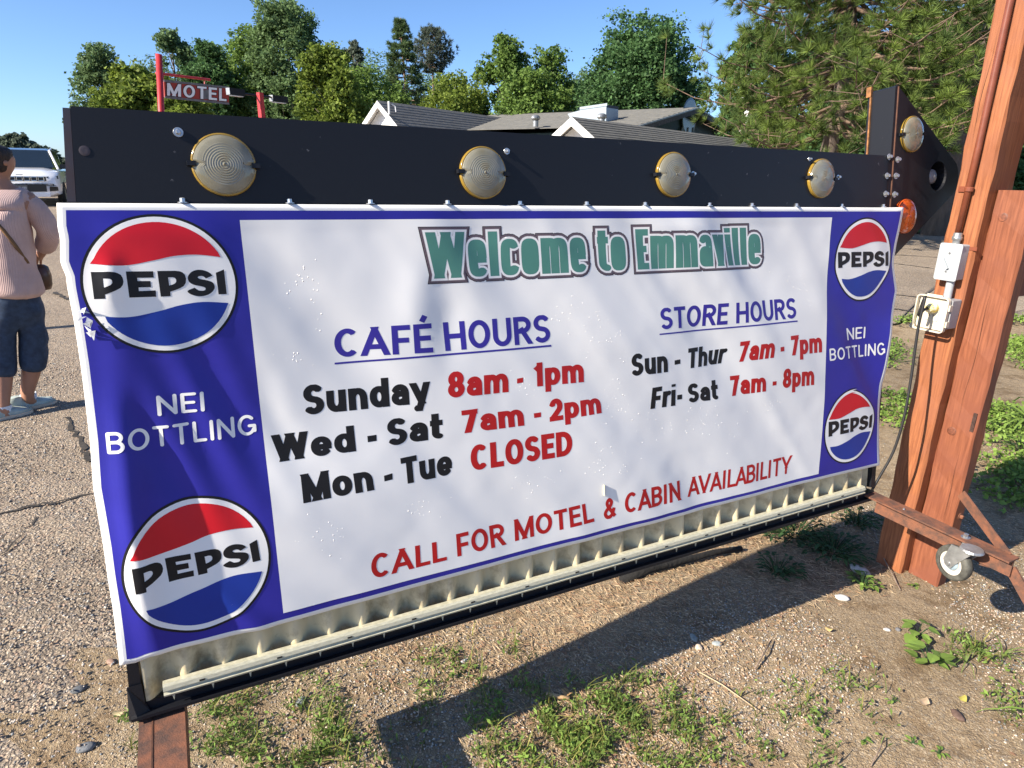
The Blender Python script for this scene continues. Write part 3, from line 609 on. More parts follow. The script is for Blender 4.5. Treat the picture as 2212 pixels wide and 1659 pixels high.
def layout(body,st,g=0):
    x=0; polys=[]
    for ci,ch in enumerate(body):
        if body[ci-1:ci+1] in('CA','AV','VA','LA','AB') and ci: x-=.07 if body[ci-1:ci+1]!='AV' else .14
        if ch==' ': x+=st['w'].get(' ',.30)+st['sp']; continue
        S_,W,y0,y1=glyph(ch,st); px_,py_=st['hx']+g,st['hv']+g; k=px_/py_
        for pts,es,ee in S_:
            Pn=[A3(p[0]+x,p[1]*k) for p in pts]; n=len(Pn); rnd=st.get('round')
            for i in range(n-1):
                a,b=Pn[i],Pn[i+1]; d=b-a; Ln=np.linalg.norm(d)
                if Ln<1e-6: continue
                d/=Ln; nn=A3(-d[1],d[0])*px_; a2=a-(d*px_ if (i==0 and es and not rnd) else 0)-(d*g if (i==0 and not es) else 0); b2=b+(d*px_ if (i==n-2 and ee and not rnd) else 0)+(d*g if (i==n-2 and not ee) else 0)
                if n==2 and es and abs(d[0])>.05 and abs(d[1])>.05 and not rnd: a2=a2-d*px_*.6; b2=b2+d*px_*.6
                q=[(p[0],p[1]/k) for p in (a2-nn,b2-nn,b2+nn,a2+nn)]
                if not rnd: q=clip(clip(q,lambda p:p[1],y1+g),lambda p:-p[1],-(y0-g))
                if len(q)>2: polys.append(q)
            rngd=range(n) if rnd else range(1,n-1)
            for i in rngd:
                q=[(Pn[i][0]+px_*cos(2*pi*j/12+.2),(Pn[i][1]+px_*sin(2*pi*j/12+.2))/k) for j in range(12)]; q=clip(clip(q,lambda p:p[1],y1+g),lambda p:-p[1],-(y0-g))
                if len(q)>2: polys.append(q)
            if n>4 and np.linalg.norm(Pn[0]-Pn[-1])<1e-6:
                polys.append([(Pn[0][0]+px_*cos(2*pi*j/12),(Pn[0][1]+px_*sin(2*pi*j/12))/k) for j in range(12)])
        x+=W+st['sp']
    return polys,x-st['sp']
HEAVY=dict(hx=.130,hv=.106,xh=.74,q=2.15,ws=1,w={},sp=.075)
THIN=dict(hx=.095,hv=.086,xh=.74,q=2,ws=1,w={},sp=.10)
AVAIL=dict(hx=.080,hv=.078,xh=.74,q=2,ws=.92,w={},sp=.07)
ROUND=dict(hx=.072,hv=.072,xh=.74,q=2,ws=.96,w={'I':.16},sp=.13,round=1)
HEAD=dict(hx=.108,hv=.080,xh=.83,q=3.6,ws=1,w=dict(W=.86,e=.44,l=.216,c=.43,o=.43,m=.68,t=.30,E=.36,a=.43,v=.42,i=.216),sp=.062)
HEAD['w'][' ']=.21
def text(name,body,quad,m,st,parent=None,lay=.0016,g=0,slant=0):
    polys,Wt=layout(body,st,g); Q=quadmap(quad)
    return drape(name,[[Q((x+slant*(y-.5))/Wt,y) for x,y in p] for p in polys],m,parent or banner,lay)
TX=[
('CAFÉ',[(720,711),(928,697.5),(932.5,760),(723,772)],M_nink,.012),
('HOURS',[(953.5,696),(1184,679),(1186,738),(959,757.5)],M_nink,.012),
('STORE',[(1420,665.5),(1565.5,654),(1564,700),(1421,711.5)],M_nink,.014),
('HOURS',[(1580.5,653.5),(1713.5,643),(1713.5,687),(1582,698)],M_nink,.014),
('Sunday',[(652,832),(921,806.5),(926,868),(655,896)],M_ink,.034),
('8am',[(962,803),(1093,789),(1094,845),(964,859)],M_rink,.034),
('1pm',[(1146,783.5),(1257,771),(1257,824),(1147,834)],M_rink,.034),
('Wed',[(586,939),(762,917),(767,972),(592,997)],M_ink,.034),
('Sat',[(833,905),(951,890),(954,944),(833.5,962)],M_ink,.034),
('7am',[(992,885),(1124,868),(1128,917),(995,934)],M_rink,.034),
('2pm',[(1180,861),(1291,845),(1294,890),(1182,909)],M_rink,.034),
('Mon',[(647,1022),(797,998),(805,1054),(652.5,1082)],M_ink,.034),
('Tue',[(861,987),(972,966),(974,1022),(866,1043)],M_ink,.034),
('CLOSED',[(1011,960),(1229,927),(1231,980),(1014,1015)],M_rink,.034),
('CALL',[(797,1193),(958,1162),(961,1205),(799,1246)],M_rink,.006),
('FOR',[(980,1149.5),(1083,1126),(1088,1173),(983.5,1198)],M_rink,.006),
('MOTEL',[(1106.5,1120),(1273,1081),(1278,1123),(1108.5,1166)],M_rink,.006),
('&',[(1297,1075),(1324,1069),(1326,1114),(1298,1120)],M_rink,.006),
('CABIN',[(1342,1062),(1463.5,1036),(1464.5,1077.5),(1343,1106)],M_rink,.006),
('AVAILABILITY',[(1482,1031),(1706,982),(1703,1020),(1482,1072)],M_rink,.004),
('Sun',[(1356,764),(1435,754),(1436,802),(1356,811.5)],M_ink,.034),
('Thur',[(1479,752.5),(1566,741),(1563,783),(1482,795)],M_ink,.030),
('7am',[(1590,738),(1664,727),(1664,771),(1592,781)],M_rink,.030),
('7pm',[(1700,725),(1769,716),(1769,760),(1700,767)],M_rink,.030),
('Fri-',[(1402,836),(1468,825),(1468,872),(1399,882)],M_ink,.030),
('Sat',[(1479,829),(1545,819),(1546,861),(1480,869)],M_ink,.030),
('7am',[(1573.5,812),(1648,802),(1648,844),(1575,855)],M_rink,.030),
('8pm',[(1683,796),(1751,788),(1751,830),(1683,838)],M_rink,.030),
('NEI',[(337,853),(440,843.5),(443,886),(341,897)],M_white,-.004),
('BOTTLING',[(228,932),(551,893),(554,937),(233,978)],M_white,-.004),
('NEI',[(1825,708.5),(1864.5,705),(1864,730),(1826.5,735)],M_white,.004),
('BOTTLING',[(1784.5,752.5),(1901.5,738.5),(1901.5,765),(1786,779)],M_white,.004)]
for t,q,m,off in TX:
    st=ROUND if (t in('NEI','BOTTLING')) else HEAVY if off>=.03 else AVAIL if off<.005 else THIN
    text('lettering',t,q,m,st,slant=.16 if (t=='Thur' or q[0]==(1590,738)) else 0)
for q,m in (([(1112,816.5),(1125,814),(1125,824.5),(1112,827)],M_rink),([(791,940),(810.5,937),(811,950),(792,953)],M_ink),([(1148,891),(1163.5,888.5),(1163.5,898.5),(1149,901)],M_rink),([(825.5,1024),(843.5,1018.5),(844,1031.5),(826.5,1036)],M_ink),([(1451,777.5),(1463.5,775),(1463.5,784.5),(1451,787)],M_ink),([(1676.5,749),(1685,747.5),(1685,757),(1676.5,758.5)],M_rink),([(1662,823),(1670,822),(1670,830.5),(1662,832)],M_rink),([(722,783),(1187,744),(1187,748),(722,787)],M_nink),([(1418.5,720),(1716,691.5),(1716,694.5),(1418.5,723)],M_nink)):
    drape('lettering',[[sgn(*p) for p in q]],m,banner,.0016)
# heading in tall condensed letters with outlines
hq=[(915,502.5),(1637,491.5),(1641,570.5),(922,602.5)]; par=None
for g_,m,lay in ((.118,M_dark,.0016),(.098,M_gray,.00175),(.082,M_dark,.0019),(.073,M_gray,.00205),(.050,M_white,.0022),(0,M_teal,.00235)):
    o=text('heading_lettering','Welcome to Emmaville',hq,m,HEAD,par,lay,g_); par=par or o
# torn patch on the left edge, small tape
b=MB(); M_foil=mat('shredded_white_vinyl',(.68,.70,.74),.35,0,.2,60,bump=.5,bs=80,bd=.004)
for i in range(9):
    u=-.286+random.uniform(-.006,.006); w_=-.155-i*.006+random.uniform(-.006,.006); o0=BOFF+random.uniform(.001,.012)
    b.prism([S(u,w_,o0),S(u+random.uniform(.006,.016),w_+random.uniform(-.01,.01),o0+random.uniform(0,.01)),S(u+random.uniform(-.01,.01),w_-random.uniform(.006,.018),o0)],NS*.0006)
b.build('torn_shreds',M_foil,banner)
b=MB(); u,w_=sgn(590,330); 
b=MB(); c=sgn(1297,1055); b.box(S(c[0],c[1],BOFF+.010),(XS,US,NS),(.0008,.016,.003)); b.build('paper_tab',M_rail,banner)

# ------------------------------------------------------------------ TIMBER POST
def wood_mat(name,c1,c2,c3):
    m=bpy.data.materials.new(name); m.use_nodes=True; N,L=nodes(m); b=N['Principled BSDF']; b.inputs['Roughness'].default_value=.62; b.inputs['Specular IOR Level'].default_value=.3
    tc=N.new('ShaderNodeTexCoord'); mp=N.new('ShaderNodeMapping'); mp.inputs['Scale'].default_value=(1,1,.06); L.new(tc.outputs['Object'],mp.inputs[0])
    n1=N.new('ShaderNodeTexNoise'); n1.inputs['Scale'].default_value=150; n1.inputs['Detail'].default_value=6; n1.inputs['Distortion'].default_value=.4; L.new(mp.outputs[0],n1.inputs[0])
    n2=N.new('ShaderNodeTexNoise'); n2.inputs['Scale'].default_value=7; n2.inputs['Detail'].default_value=8; L.new(tc.outputs['Object'],n2.inputs[0])
    r=N.new('ShaderNodeValToRGB'); r.color_ramp.elements[0].position=.33; r.color_ramp.elements[0].color=(*c2,1); r.color_ramp.elements[1].position=.66; r.color_ramp.elements[1].color=(*c1,1); L.new(n1.outputs[0],r.inputs[0])
    mr=N.new('ShaderNodeMapRange'); mr.inputs[1].default_value=.46; mr.inputs[2].default_value=.66; L.new(n2.outputs[0],mr.inputs[0]); mx=N.new('ShaderNodeMix'); mx.data_type='RGBA'; L.new(mr.outputs[0],mx.inputs[0]); L.new(r.outputs[0],mx.inputs[6]); mx.inputs[7].default_value=(*c3,1)
    L.new(mx.outputs[2],b.inputs['Base Color']); bp=N.new('ShaderNodeBump'); bp.inputs['Strength'].default_value=.5; bp.inputs['Distance'].default_value=.0006; L.new(n1.outputs[0],bp.inputs['Height']); L.new(bp.outputs[0],b.inputs['Normal']); return m
M_woodA=wood_mat('red_stained_lumber',(.33,.122,.050),(.20,.068,.029),(.25,.092,.046)); M_woodB=wood_mat('brown_stained_lumber',(.25,.086,.042),(.155,.050,.025),(.19,.064,.036))
post=empty('timber_post',U(2.36,.03,0),'red-stained timber post with shorter bolted timber, at the right end of the arrow sign','post')
def timber(name,u,v,z,m,parent,bev=.006,nz_=24):
    V=[];Fq=[]; cs=[(u[0],v[0]),(u[1],v[0]),(u[1],v[1]),(u[0],v[1])]; ring=[]
    for i,(a,b_) in enumerate(cs):
        su=1 if i in(0,3) else -1; sv=1 if i in(0,1) else -1
        pts=[(a,b_+sv*bev),(a+su*bev,b_)]
        if i%2==1: pts=pts[::-1]
        ring+=pts
    ring=[(u[0],v[0]+bev),(u[0]+bev,v[0]),(u[1]-bev,v[0]),(u[1],v[0]+bev),(u[1],v[1]-bev),(u[1]-bev,v[1]),(u[0]+bev,v[1]),(u[0],v[1]-bev)]
    for k in range(nz_+1):
        zz=z[0]+(z[1]-z[0])*k/nz_
        for j,(a,b_) in enumerate(ring):
            e=.0018*sin(zz*17+j*2.1)+.0012*sin(zz*43+j*5); V.append(U(a+e,b_+e*.7,zz))
    for k in range(nz_):
        for j in range(8): Fq.append((k*8+j,k*8+(j+1)%8,(k+1)*8+(j+1)%8,(k+1)*8+j))
    Fq+=[tuple(range(8)),tuple(range(nz_*8,nz_*8+8))]
    return mk(name,V,Fq,m,parent)
timber('main_timber',(2.305,2.45),(-.080,.028),(-.25,4.2),M_woodA,post,nz_=60)
timber('short_timber',(2.350,2.412),(.0295,.147),(-.25,1.468),M_woodB,post)
M_wdark=wood_mat('shadow_toned_lumber',(.20,.062,.030),(.13,.04,.02),(.16,.05,.03))  # darker copy of the stained wood, the beam's shadow put into its colour
MB().ubox((2.4125,4.6),(.052,.092),(1.11,1.225)).build('cross_beam',M_wdark,post)
hexbolt(U(2.412,.10,.84),XH,.016,.012,m=M_rust,parent=post); hexbolt(U(2.4122,.02+.08,1.33),XH,.016,.012,m=M_rust,parent=post)
hexbolt(U(2.385,.1475,.30),GH,.012,.01,m=M_rust,parent=post)
# knots
for px,py,rr in ((2166,470,.016),(2056,931,.017)):
    p=onU(px,py,2.3495); b=MB(); b.lathe(p,-XH,[(rr,0),(rr*.85,.0015),(rr*.5,.0012),(0,.0018)],20); b.build('knot',mat('knot_wood',(.17,.055,.028),.6,0,.3,160),post,smooth=True)
p=onU(2103,913,2.3495); b=MB(); b.box(p,(ZH,GH,XH),(.035,.006,.002)); b.build('bark_scar',mat('bark_scar_wood',(.06,.03,.022),.9,0,.3,60,bump=.6),post)
# big green board behind the post
gb=empty('green_board',U(3.3,.2,1.9),'dark green board on the timber cross beam beyond the post at the right edge','board')
MB().ubox((2.56,4.4),(.11,.14),(1.50,3.6)).build('panel',mat('dark_green_paint',(.012,.045,.030),.55),gb)
MB().ubox((2.50,2.559),(.100,.150),(1.45,3.65)).build('frame_strip',M_wdark,gb)
# ------------------------------------------------------------------ conduit and boxes
M_pipe=mat('brown_painted_conduit',(.20,.058,.030),.35,0,.12,20); M_box=mat('grey_painted_box',(.36,.39,.41),.45,0,.06,30,bump=.3,bs=90,bd=.002); M_beige=mat('beige_plastic',(.58,.53,.43),.4,0,.06,20)
cond=empty('conduit_pipe',U(2.283,-.027,1.30),'thin brown-painted conduit pipe running down the timber post into the upper box','pipe')
b=MB(); b.tube([U(2.290,-.030,1.318),U(2.290,-.026,1.6),U(2.290,-.028,2.2),U(2.290,-.028,4.1)],.0105,12); b.build('pipe',M_pipe,cond,smooth=True)
b=MB(); b.lathe(U(2.288,-.028,1.288),ZH,[(.012,0),(.012,.012),(.016,.014),(.016,.024),(.0135,.026),(.0135,.036),(.0108,.038)],16); b.build('connector',M_galv,cond,smooth=True)
b=MB(); b.lathe(U(2.290,-.026,1.46),ZH,[(.0115,0),(.0135,.002),(.0135,.014),(.0115,.016)],16); b.box(U(2.302,-.052,1.468),(XH,GH,ZH),(.003,.014,.009)); b.build('pipe_strap',M_pipe,cond)
def rbox(mb,u,v,z,r=.006,n=4,inner=None):
    # rounded in v,z, extruded along u
    pts=[]
    for (cv,cz,a0) in ((v[1]-r,z[1]-r,0),(v[0]+r,z[1]-r,90),(v[0]+r,z[0]+r,180),(v[1]-r,z[0]+r,270)):
        pts+=[(cv+r*cos(rad(a0+90*i/n)),cz+r*sin(rad(a0+90*i/n))) for i in range(n+1)]
    mb.prism([U(u[0],a,b_) for a,b_ in pts],XH*(u[1]-u[0])); return pts
jb=empty('switch_box',U(2.28,-.025,1.165),'grey painted metal switch box on the post, above the outlet','electrical box')
b=MB(); rbox(b,(2.264,2.304),(-.0605,.0105),(1.168,1.288)); o=b.build('housing',M_box,jb); smooth_angle(o,40)
b=MB(); rbox(b,(2.2595,2.2637),(-.063,.013),(1.165,1.291),.007); o=b.build('cover_plate',M_box,jb); smooth_angle(o,40)
for zz in (1.258,1.196): b=MB(); b.lathe(U(2.2594,-.025,zz),-XH,[(.004,0),(.004,.001),(0,.0015)],12); b.build('screw',M_zinc,jb)
b=MB(); b.box(U(2.2555,-.031,1.222),((GH*.55-ZH*.83),(GH*.83+ZH*.55),XH),(.020,.0035,.004)); b.build('switch_lever',M_box,jb)
b=MB(); b.box(U(2.303,.0235,1.276),(XH,GH,ZH),(.0015,.012,.006)); b.build('mounting_ear',M_pipe,jb)
ob_=empty('outlet_box',U(2.28,-.04,1.0),'open beige outlet box with a yellow plug in it, below the grey switch box','electrical box')
b=MB(); b.lathe(U(2.284,-.015,1.100),ZH,[(.013,0),(.013,.066)],14); b.build('nipple',M_box,ob_,smooth=True)
b=MB(); rbox(b,(2.256,2.304),(-.062,.024),(1.000,1.102),.005); o=b.build('housing',mat('grey_box_side',(.30,.31,.33),.5),ob_); smooth_angle(o,40)
b=MB(); rbox(b,(2.2500,2.2557),(-.085,.016),(.992,1.104),.012); o=b.build('face_plate',M_beige,ob_); smooth_angle(o,40)
# open lid frame (raised rim around the face)
b=MB()
def rim(v,z,u0,u1,t,r):
    def loop(v,z,r,n=5):
        P=[]
        for (cv,cz,a0) in ((v[1]-r,z[1]-r,0),(v[0]+r,z[1]-r,90),(v[0]+r,z[0]+r,180),(v[1]-r,z[0]+r,270)): P+=[(cv+r*cos(rad(a0+90*i/n)),cz+r*sin(rad(a0+90*i/n))) for i in range(n+1)]
        return P
    A=loop(v,z,r); B=loop((v[0]+t,v[1]-t),(z[0]+t,z[1]-t),r*.7); n=len(A)
    V=[U(u0,*p) for p in A]+[U(u0,*p) for p in B]+[U(u1,*p) for p in A]+[U(u1,*p) for p in B]; Fq=[]
    for i in range(n):
        j=(i+1)%n; Fq+=[(i,j,n+j,n+i),(2*n+i,3*n+i,3*n+j,2*n+j),(i,2*n+i,2*n+j,j),(n+i,n+j,3*n+j,3*n+i)]
    b.add(V,Fq)
rim((-.092,.021),(.985,1.110),2.236,2.2499,.0045,.014); o=b.build('open_lid_rim',M_beige,ob_); smooth_angle(o,50)
b=MB(); rbox(b,(2.2475,2.2498),(-.058,-.012),(1.022,1.080),.004); b.build('receptacle',mat('ivory_plastic',(.66,.62,.50),.35),ob_)
b=MB()
for a,z_ in ((-.043,1.040),(-.028,1.040)): b.ubox((2.2468,2.2474),(a-.001,a+.001),(z_-.004,z_+.004))
b.build('slots',M_ink,ob_)
for zz in (1.075,1.018): b=MB(); b.ubox((2.240,2.2565),(.0215,.0265),(zz-.010,zz+.010)); b.build('hinge',M_beige,ob_)
b=MB(); b.tube([U(2.243,-.060,1.112),U(2.243,-.006,1.112)],.003,8); b.build('hinge_pin',M_beige,ob_)
b=MB(); b.lathe(U(2.243,-.092,.992),XH,[(.009,-.002),(.009,.002),(.005,.002),(.005,-.002),(.009,-.002)],14); b.build('latch_loop',M_beige,ob_)
pc=empty('power_cord',U(2.2,-.03,1.05),'black power cord with yellow plug, running from the outlet down to the sign','cord')
b=MB(); b.lathe(U(2.2474,-.032,1.068),-XH,[(.0,0),(.0175,0),(.019,.004),(.019,.014),(.016,.020),(.016,.026),(.010,.034),(.0055,.038)],14); o=b.build('plug',mat('yellow_plug',(.66,.50,.06),.4,0,.1,40,col2=(.72,.68,.52),thr=(.45,.55)),pc); smooth_angle(o,45)
pts=[U(2.212,-.032,1.066),U(2.195,-.034,1.064),U(2.180,-.040,1.045)]
for px,py,uu in ((1999,640,2.178),(1985,700,2.17),(1976,760,2.165),(1966,830,2.155),(1952,905,2.14),(1930,975,2.12),(1900,1030,2.09),(1884,1058,2.07)):
    pts.append(onU(px,py,uu))
V3=[Vector(p) for p in pts]; sm=[]
for i in range(len(V3)-1):
    p0=V3[max(i-1,0)];p1=V3[i];p2=V3[i+1];p3=V3[min(i+2,len(V3)-1)]
    for k in range(5):
        t=k/5; sm.append(.5*((2*p1)+(-p0+p2)*t+(2*p0-5*p1+4*p2-p3)*t*t+(-p0+3*p1-3*p2+p3)*t**3))
b=MB(); b.tube(sm+[V3[-1]],.0048,10); b.build('cable',mat('black_cable',(.016,.016,.017),.45),pc,smooth=True)
#@@PART2
# ------------------------------------------------------------------ MOTEL SIGN AND LAMP POST
M_redpost=mat('red_paint',(.45,.028,.035),.45,0,.12,12); M_signred=mat('faded_red_paint',(.33,.030,.018),.6,0,.2,5,col2=(.20,.19,.19),thr=(.36,.385)); M_letter=mat('flaking_white_paint',(.86,.86,.84),.6,0,.05,30,col2=(.30,.30,.30),thr=(.30,.34))
AZM=31.0; P0=at(343,200,14.0)
vp=lambda x,y: vplane(P0,AZM,x,y)
dm=A3(sin(rad(AZM)),cos(rad(AZM)),0); nm=A3(dm[1],-dm[0],0)
ms=empty('motel_sign',A3(P0[0],P0[1],0),'old red motel sign with flaking white letters hanging from a tall red pole','sign')
b=MB(); t=at(343,117,13.9); t2=at(348.5,245,13.9); b.tube([t+(t2-t)*((t[2]+.2)/(t[2]-t2[2])),tuple(t)],.052,14); b.build('pole',M_redpost,ms,smooth=True)
b=MB(); b.tube([vp(337,158),vp(454,172.5)],.022,8); b.build('hanger_arm',M_redpost,ms)
for x,y0,y1 in ((352,159.5,175),(442,171,186)): b=MB(); b.tube([vp(x,y0),vp(x,y1)],.012,6); b.build('hanger_rod',M_redpost,ms)
q=[vp(352.5,174.5),vp(492.6,189.5),vp(493.5,224),vp(354.6,209.7)]
b=MB(); b.prism([p-nm*.02 for p in q],nm*.04); b.build('sign_board',M_signred,ms)
M_gtrim=mat('weathered_grey_trim',(.16,.155,.16),.6,0,.2,12)
for a,c in ((0,1),(3,2)):
    b=MB(); d=q[c]-q[a]; Lh=np.linalg.norm(d); b.box((q[a]+q[c])/2+nm*.022,(d/Lh,ZH,nm),(Lh/2,.018,.006)); b.build('trim_strip',M_gtrim,ms)
b=MB(); b.prism([vp(x,y)+nm*.0215 for x,y in ((438,196),(446,193),(453,196),(452,204),(458,215),(450,214),(432,214),(437,206))],nm*.002); b.build('bare_patch',M_gtrim,ms)
MS=dict(hx=.098,hv=.085,xh=.74,q=2,ws=1,w={},sp=.16)
qq=[A3(*p) for p in (vp(359,179.2),vp(487.5,192.2),vp(487.5,219),vp(359,206.3))]
def qm(x,y): return qq[3]*(1-x)*(1-y)+qq[2]*x*(1-y)+qq[1]*x*y+qq[0]*(1-x)*y
for ext,m,off in ((.045,M_ink,.021),(0,M_letter,.026)):
    polys,Wt=layout('MOTEL',MS,ext); ov,of=union(polys,lambda vs,k_:[])
    mk('lettering',[qm(v[0]/Wt,v[1])+nm*off for v in ov],of,m,ms)
P0=at(561,205,13.2)
lp=empty('lamp_post',A3(P0[0],P0[1],0),'short red post with two black box floodlights on a crossbar, right of the motel sign','lamp')
t=at(561,200,13.2); b=MB(); b.box((t[0],t[1],t[2]/2-.05),(dm,nm,ZH),(.042,.042,t[2]/2+.05)); b.build('post',M_redpost,lp)
b=MB(); b.tube([vp(527,202)-nm*.06,vp(596,210)-nm*.06],.018,8); b.build('crossbar',M_black,lp)
for x0,x1,y0,y1 in ((498,530,189.5,205),(591,623,204.5,220)):
    c=(vp(x0,(y0+y1)/2)+vp(x1,(y0+y1)/2+3))/2-nm*.06; hl=np.linalg.norm(vp(x1,y0)-vp(x0,y0))/2
    b=MB(); b.box(c,(dm,nm,ZH),(hl,.05,.055)); hd=b.build('lamp_head',M_black,lp)
    b=MB(); b.box(c-ZH*.062,(dm,nm,ZH),(hl*.75,.042,.006)); b.build('lamp_glass',mat('pale_lamp_glass',(.75,.76,.78),.2),hd)
    b=MB(); b.box(c-dm*(hl+.003),(dm,nm,ZH),(.003,.048,.053)); b.build('end_plate',M_galv,hd)
# ------------------------------------------------------------------ HOUSES
M_shing=mat('grey_asphalt_shingles',(.17,.165,.155),.92,0,.22,5,bump=.4,bs=30,bd=.02,stretch=(1,1,1),col2=(.105,.105,.10)); M_mshing=mat('mossy_shingles',(.17,.165,.148),.92,0,.2,4,bump=.4,bs=30,bd=.02,col2=(.11,.11,.103))
M_wpaint=mat('white_house_paint',(.80,.80,.79),.55,0,.03,3); M_gpaint=mat('dark_green_siding',(.016,.036,.026),.6,0,.2,8); M_fascia=mat('weathered_dark_fascia',(.10,.085,.085),.7,0,.3,12)
def gable_house(label,apx,rg,az,length,half,pitch,wallm,roofm,overh=.35,z_eave_extra=0,trimm=M_wpaint,vent=False,rows=26):
    A=at(*apx,rg); d=A3(sin(rad(az)),cos(rad(az)),0); e=A3(d[1],-d[0],0)   # e points towards the viewer's right side slope
    h=empty('house',A3(A[0],A[1],0),label,'house'); 
    A=A+ZH*0; zr=A[2]; ze=zr-half*pitch; wi=half-.25; f0=A+d*overh
    # walls: prism with gable profile
    prof=[f0-e*wi+ZH*(0-zr),f0+e*wi+ZH*(0-zr),f0+e*wi+ZH*(ze+.25*pitch-zr-.12),f0-ZH*.12,f0-e*wi+ZH*(ze+.25*pitch-zr-.12)]
    MB().prism(prof,d*(length-2*overh)).build('wall',wallm,h)
    # roof slopes with lapped shingle courses
    for s_ in(-1,1):
        V=[];Fq=[]; nseg=1
        for k in range(rows):
            a=half*k/rows; c=half*(k+1)/rows+.02; 
            for (x,dz) in ((a,.004),(c,.020),(c,.0)):
                for L in (0,length): V.append(A+d*L+e*s_*x-ZH*x*pitch+ZH*dz)
            o=k*6; Fq+=[(o,o+2,o+3,o+1),(o+2,o+4,o+5,o+3)]
        rf=mk('roof_slope',V,Fq,roofm,h)
        b=MB(); n2=(e*s_-ZH*pitch); n2=n2/np.linalg.norm(n2); up=np.cross(d,n2); up=up if up[2]>0 else -up; Ls=half*math.hypot(1,pitch)
        b.box(A+n2*Ls/2-up*.09+d*.0,(n2,up,d),(Ls/2,.085,.02)); b.build('rake_board',trimm,h)
        b=MB(); b.box(A+n2*Ls/2-up*.02+d*length/2,(n2,up,d),(Ls/2,.012,length/2-.03)); b.build('soffit',trimm,h)
    if vent:
        b=MB(); c=f0-d*.02-ZH*.62
        for i in range(5): b.box(c-ZH*i*.07,(e,ZH,d),(.17,.024,.015))
        v=b.build('gable_vent',mat('tan_vent',(.42,.33,.22)),h); v['kind']='stuff'
    return h,A,d,e
h1,*_=gable_house('long low house with grey shingle roof and white left gable, behind the motel sign side',(815,217),28,32,22,3.0,.95,M_wpaint,M_shing)
h2,*_=gable_house('house with white gable and slatted vent, roof running right below the wide green gable',(1235,252),18,38,24,2.4,.72,M_wpaint,M_mshing,vent=True)
# turbine vents
def turbine(x,y0,y1,rg,wpx):
    c=at(x,(y0+y1)/2,rg); r=wpx/2/F*rg; hh=(y1-y0)/F*rg
    t=empty('turbine_vent',c,'','roof vent'); 
    b=MB(); b.lathe(c-ZH*hh*.5,ZH,[(r*.62,0),(r*.62,hh*.5)],16); b.build('vent_neck',M_galv,t,smooth=True)
    V=[];Fq=[];n=18
    b=MB()
    for k in range(n):
        a0=2*pi*k/n; prev=None
        for j in range(6):
            ph=-1.1+2.3*j/5; rr=r*cos(ph); z=hh*.25+r*.62*sin(ph)
            V.append(c+A3(cos(a0)*rr,sin(a0)*rr,z)); V.append(c+A3(cos(a0+.42)*rr*.9,sin(a0+.42)*rr*.9,z))
        o=k*12
        for j in range(5): Fq.append((o+j*2,o+j*2+1,o+j*2+3,o+j*2+2))
    mk('vent_fins',V,Fq,M_galv,t)['kind']='stuff'; return t
tag(turbine(1157,250,272,29,19),'spinning metal turbine vent standing on the long left roof'); tag(turbine(1300,249,262,24,20),'half-hidden metal turbine vent just left of the wide green gable, below the metal hood')
# pipe vent on left roof
pv=at(1118*0+840,226,27.6); t=empty('roof_pipe',pv,'small white pipe bracket near the left end of the long roof','roof vent'); b=MB(); b.tube([pv-ZH*.35,pv+ZH*.12],.04,8); b.tube([pv+ZH*.02+A3(.10,.05,0),pv+A3(.22,.1,-.05),pv+A3(.24,.1,-.25)],.025,6); b.build('pipe',M_wpaint,t)
# wide green gable
P0=at(1506,232,32); vq=lambda x,y:vplane(P0,38,x,y); h=empty('gabled_building',A3(P0[0],P0[1],0),'low building with wide dark green gable and grey roof, between house roofs and pine','building')
dg_=A3(sin(rad(38)),cos(rad(38)),0); ng=A3(dg_[1],-dg_[0],0); back=-ng
pl=vq(1372,273); pr_=vq(1640,320)
MB().prism([pl+ZH*-3.2+back*.5,pl+back*.5-ZH*.15,P0+back*.5-ZH*.12,pr_+back*.5-ZH*.15,pr_-ZH*2.5+back*.5],back*9).build('wall',M_gpaint,h)
for a,c in ((pl,P0),(pr_,P0)):
    d=a-c; V=[];Fq=[]; rows=12; bk=A3(sin(rad(-57)),cos(rad(-57)),0)*11
    for k in range(rows):
        for t_,dz in ((k/rows,.01),((k+1)/rows+.004,.03),((k+1)/rows+.004,0)):
            for w_ in(0,1): V.append(c+d*t_+bk*w_+ZH*dz)
        o=k*6; Fq+=[(o,o+2,o+3,o+1),(o+2,o+4,o+5,o+3)]
    mk('roof_slope',V,Fq,M_mshing if a is pl else M_shing,h)
    Ls=np.linalg.norm(d); dn=d/Ls; b=MB(); b.box((a+c)/2-ZH*.14+ng*.03,(dn,ZH,ng),(Ls/2,.10,.03)); b.build('rake_board',M_fascia,h)
    b=MB(); b.box((a+c)/2-ZH*.02+ng*.05,(dn,ZH,ng),(Ls/2,.03,.03)); b.build('drip_edge',mat('grey_drip_edge',(.30,.33,.35),.4),h)
c=vq(1508,262); b=MB(); b.lathe(c+ng*-.45+ZH*.2,ng,[(0,0),(.75,0),(.78,.03),(.7,.04),(0,.04)],24); b.build('round_window',mat('black_glass',(.006,.007,.008),.2),h)
for x in (1493,1504,1515): c=vq(x,283); b=MB(); b.box(c-ng*.4,(dg_,ZH,ng),(.035,.16,.03)); b.build('window_bar',mat('pale_bar',(.30,.36,.36)),h)
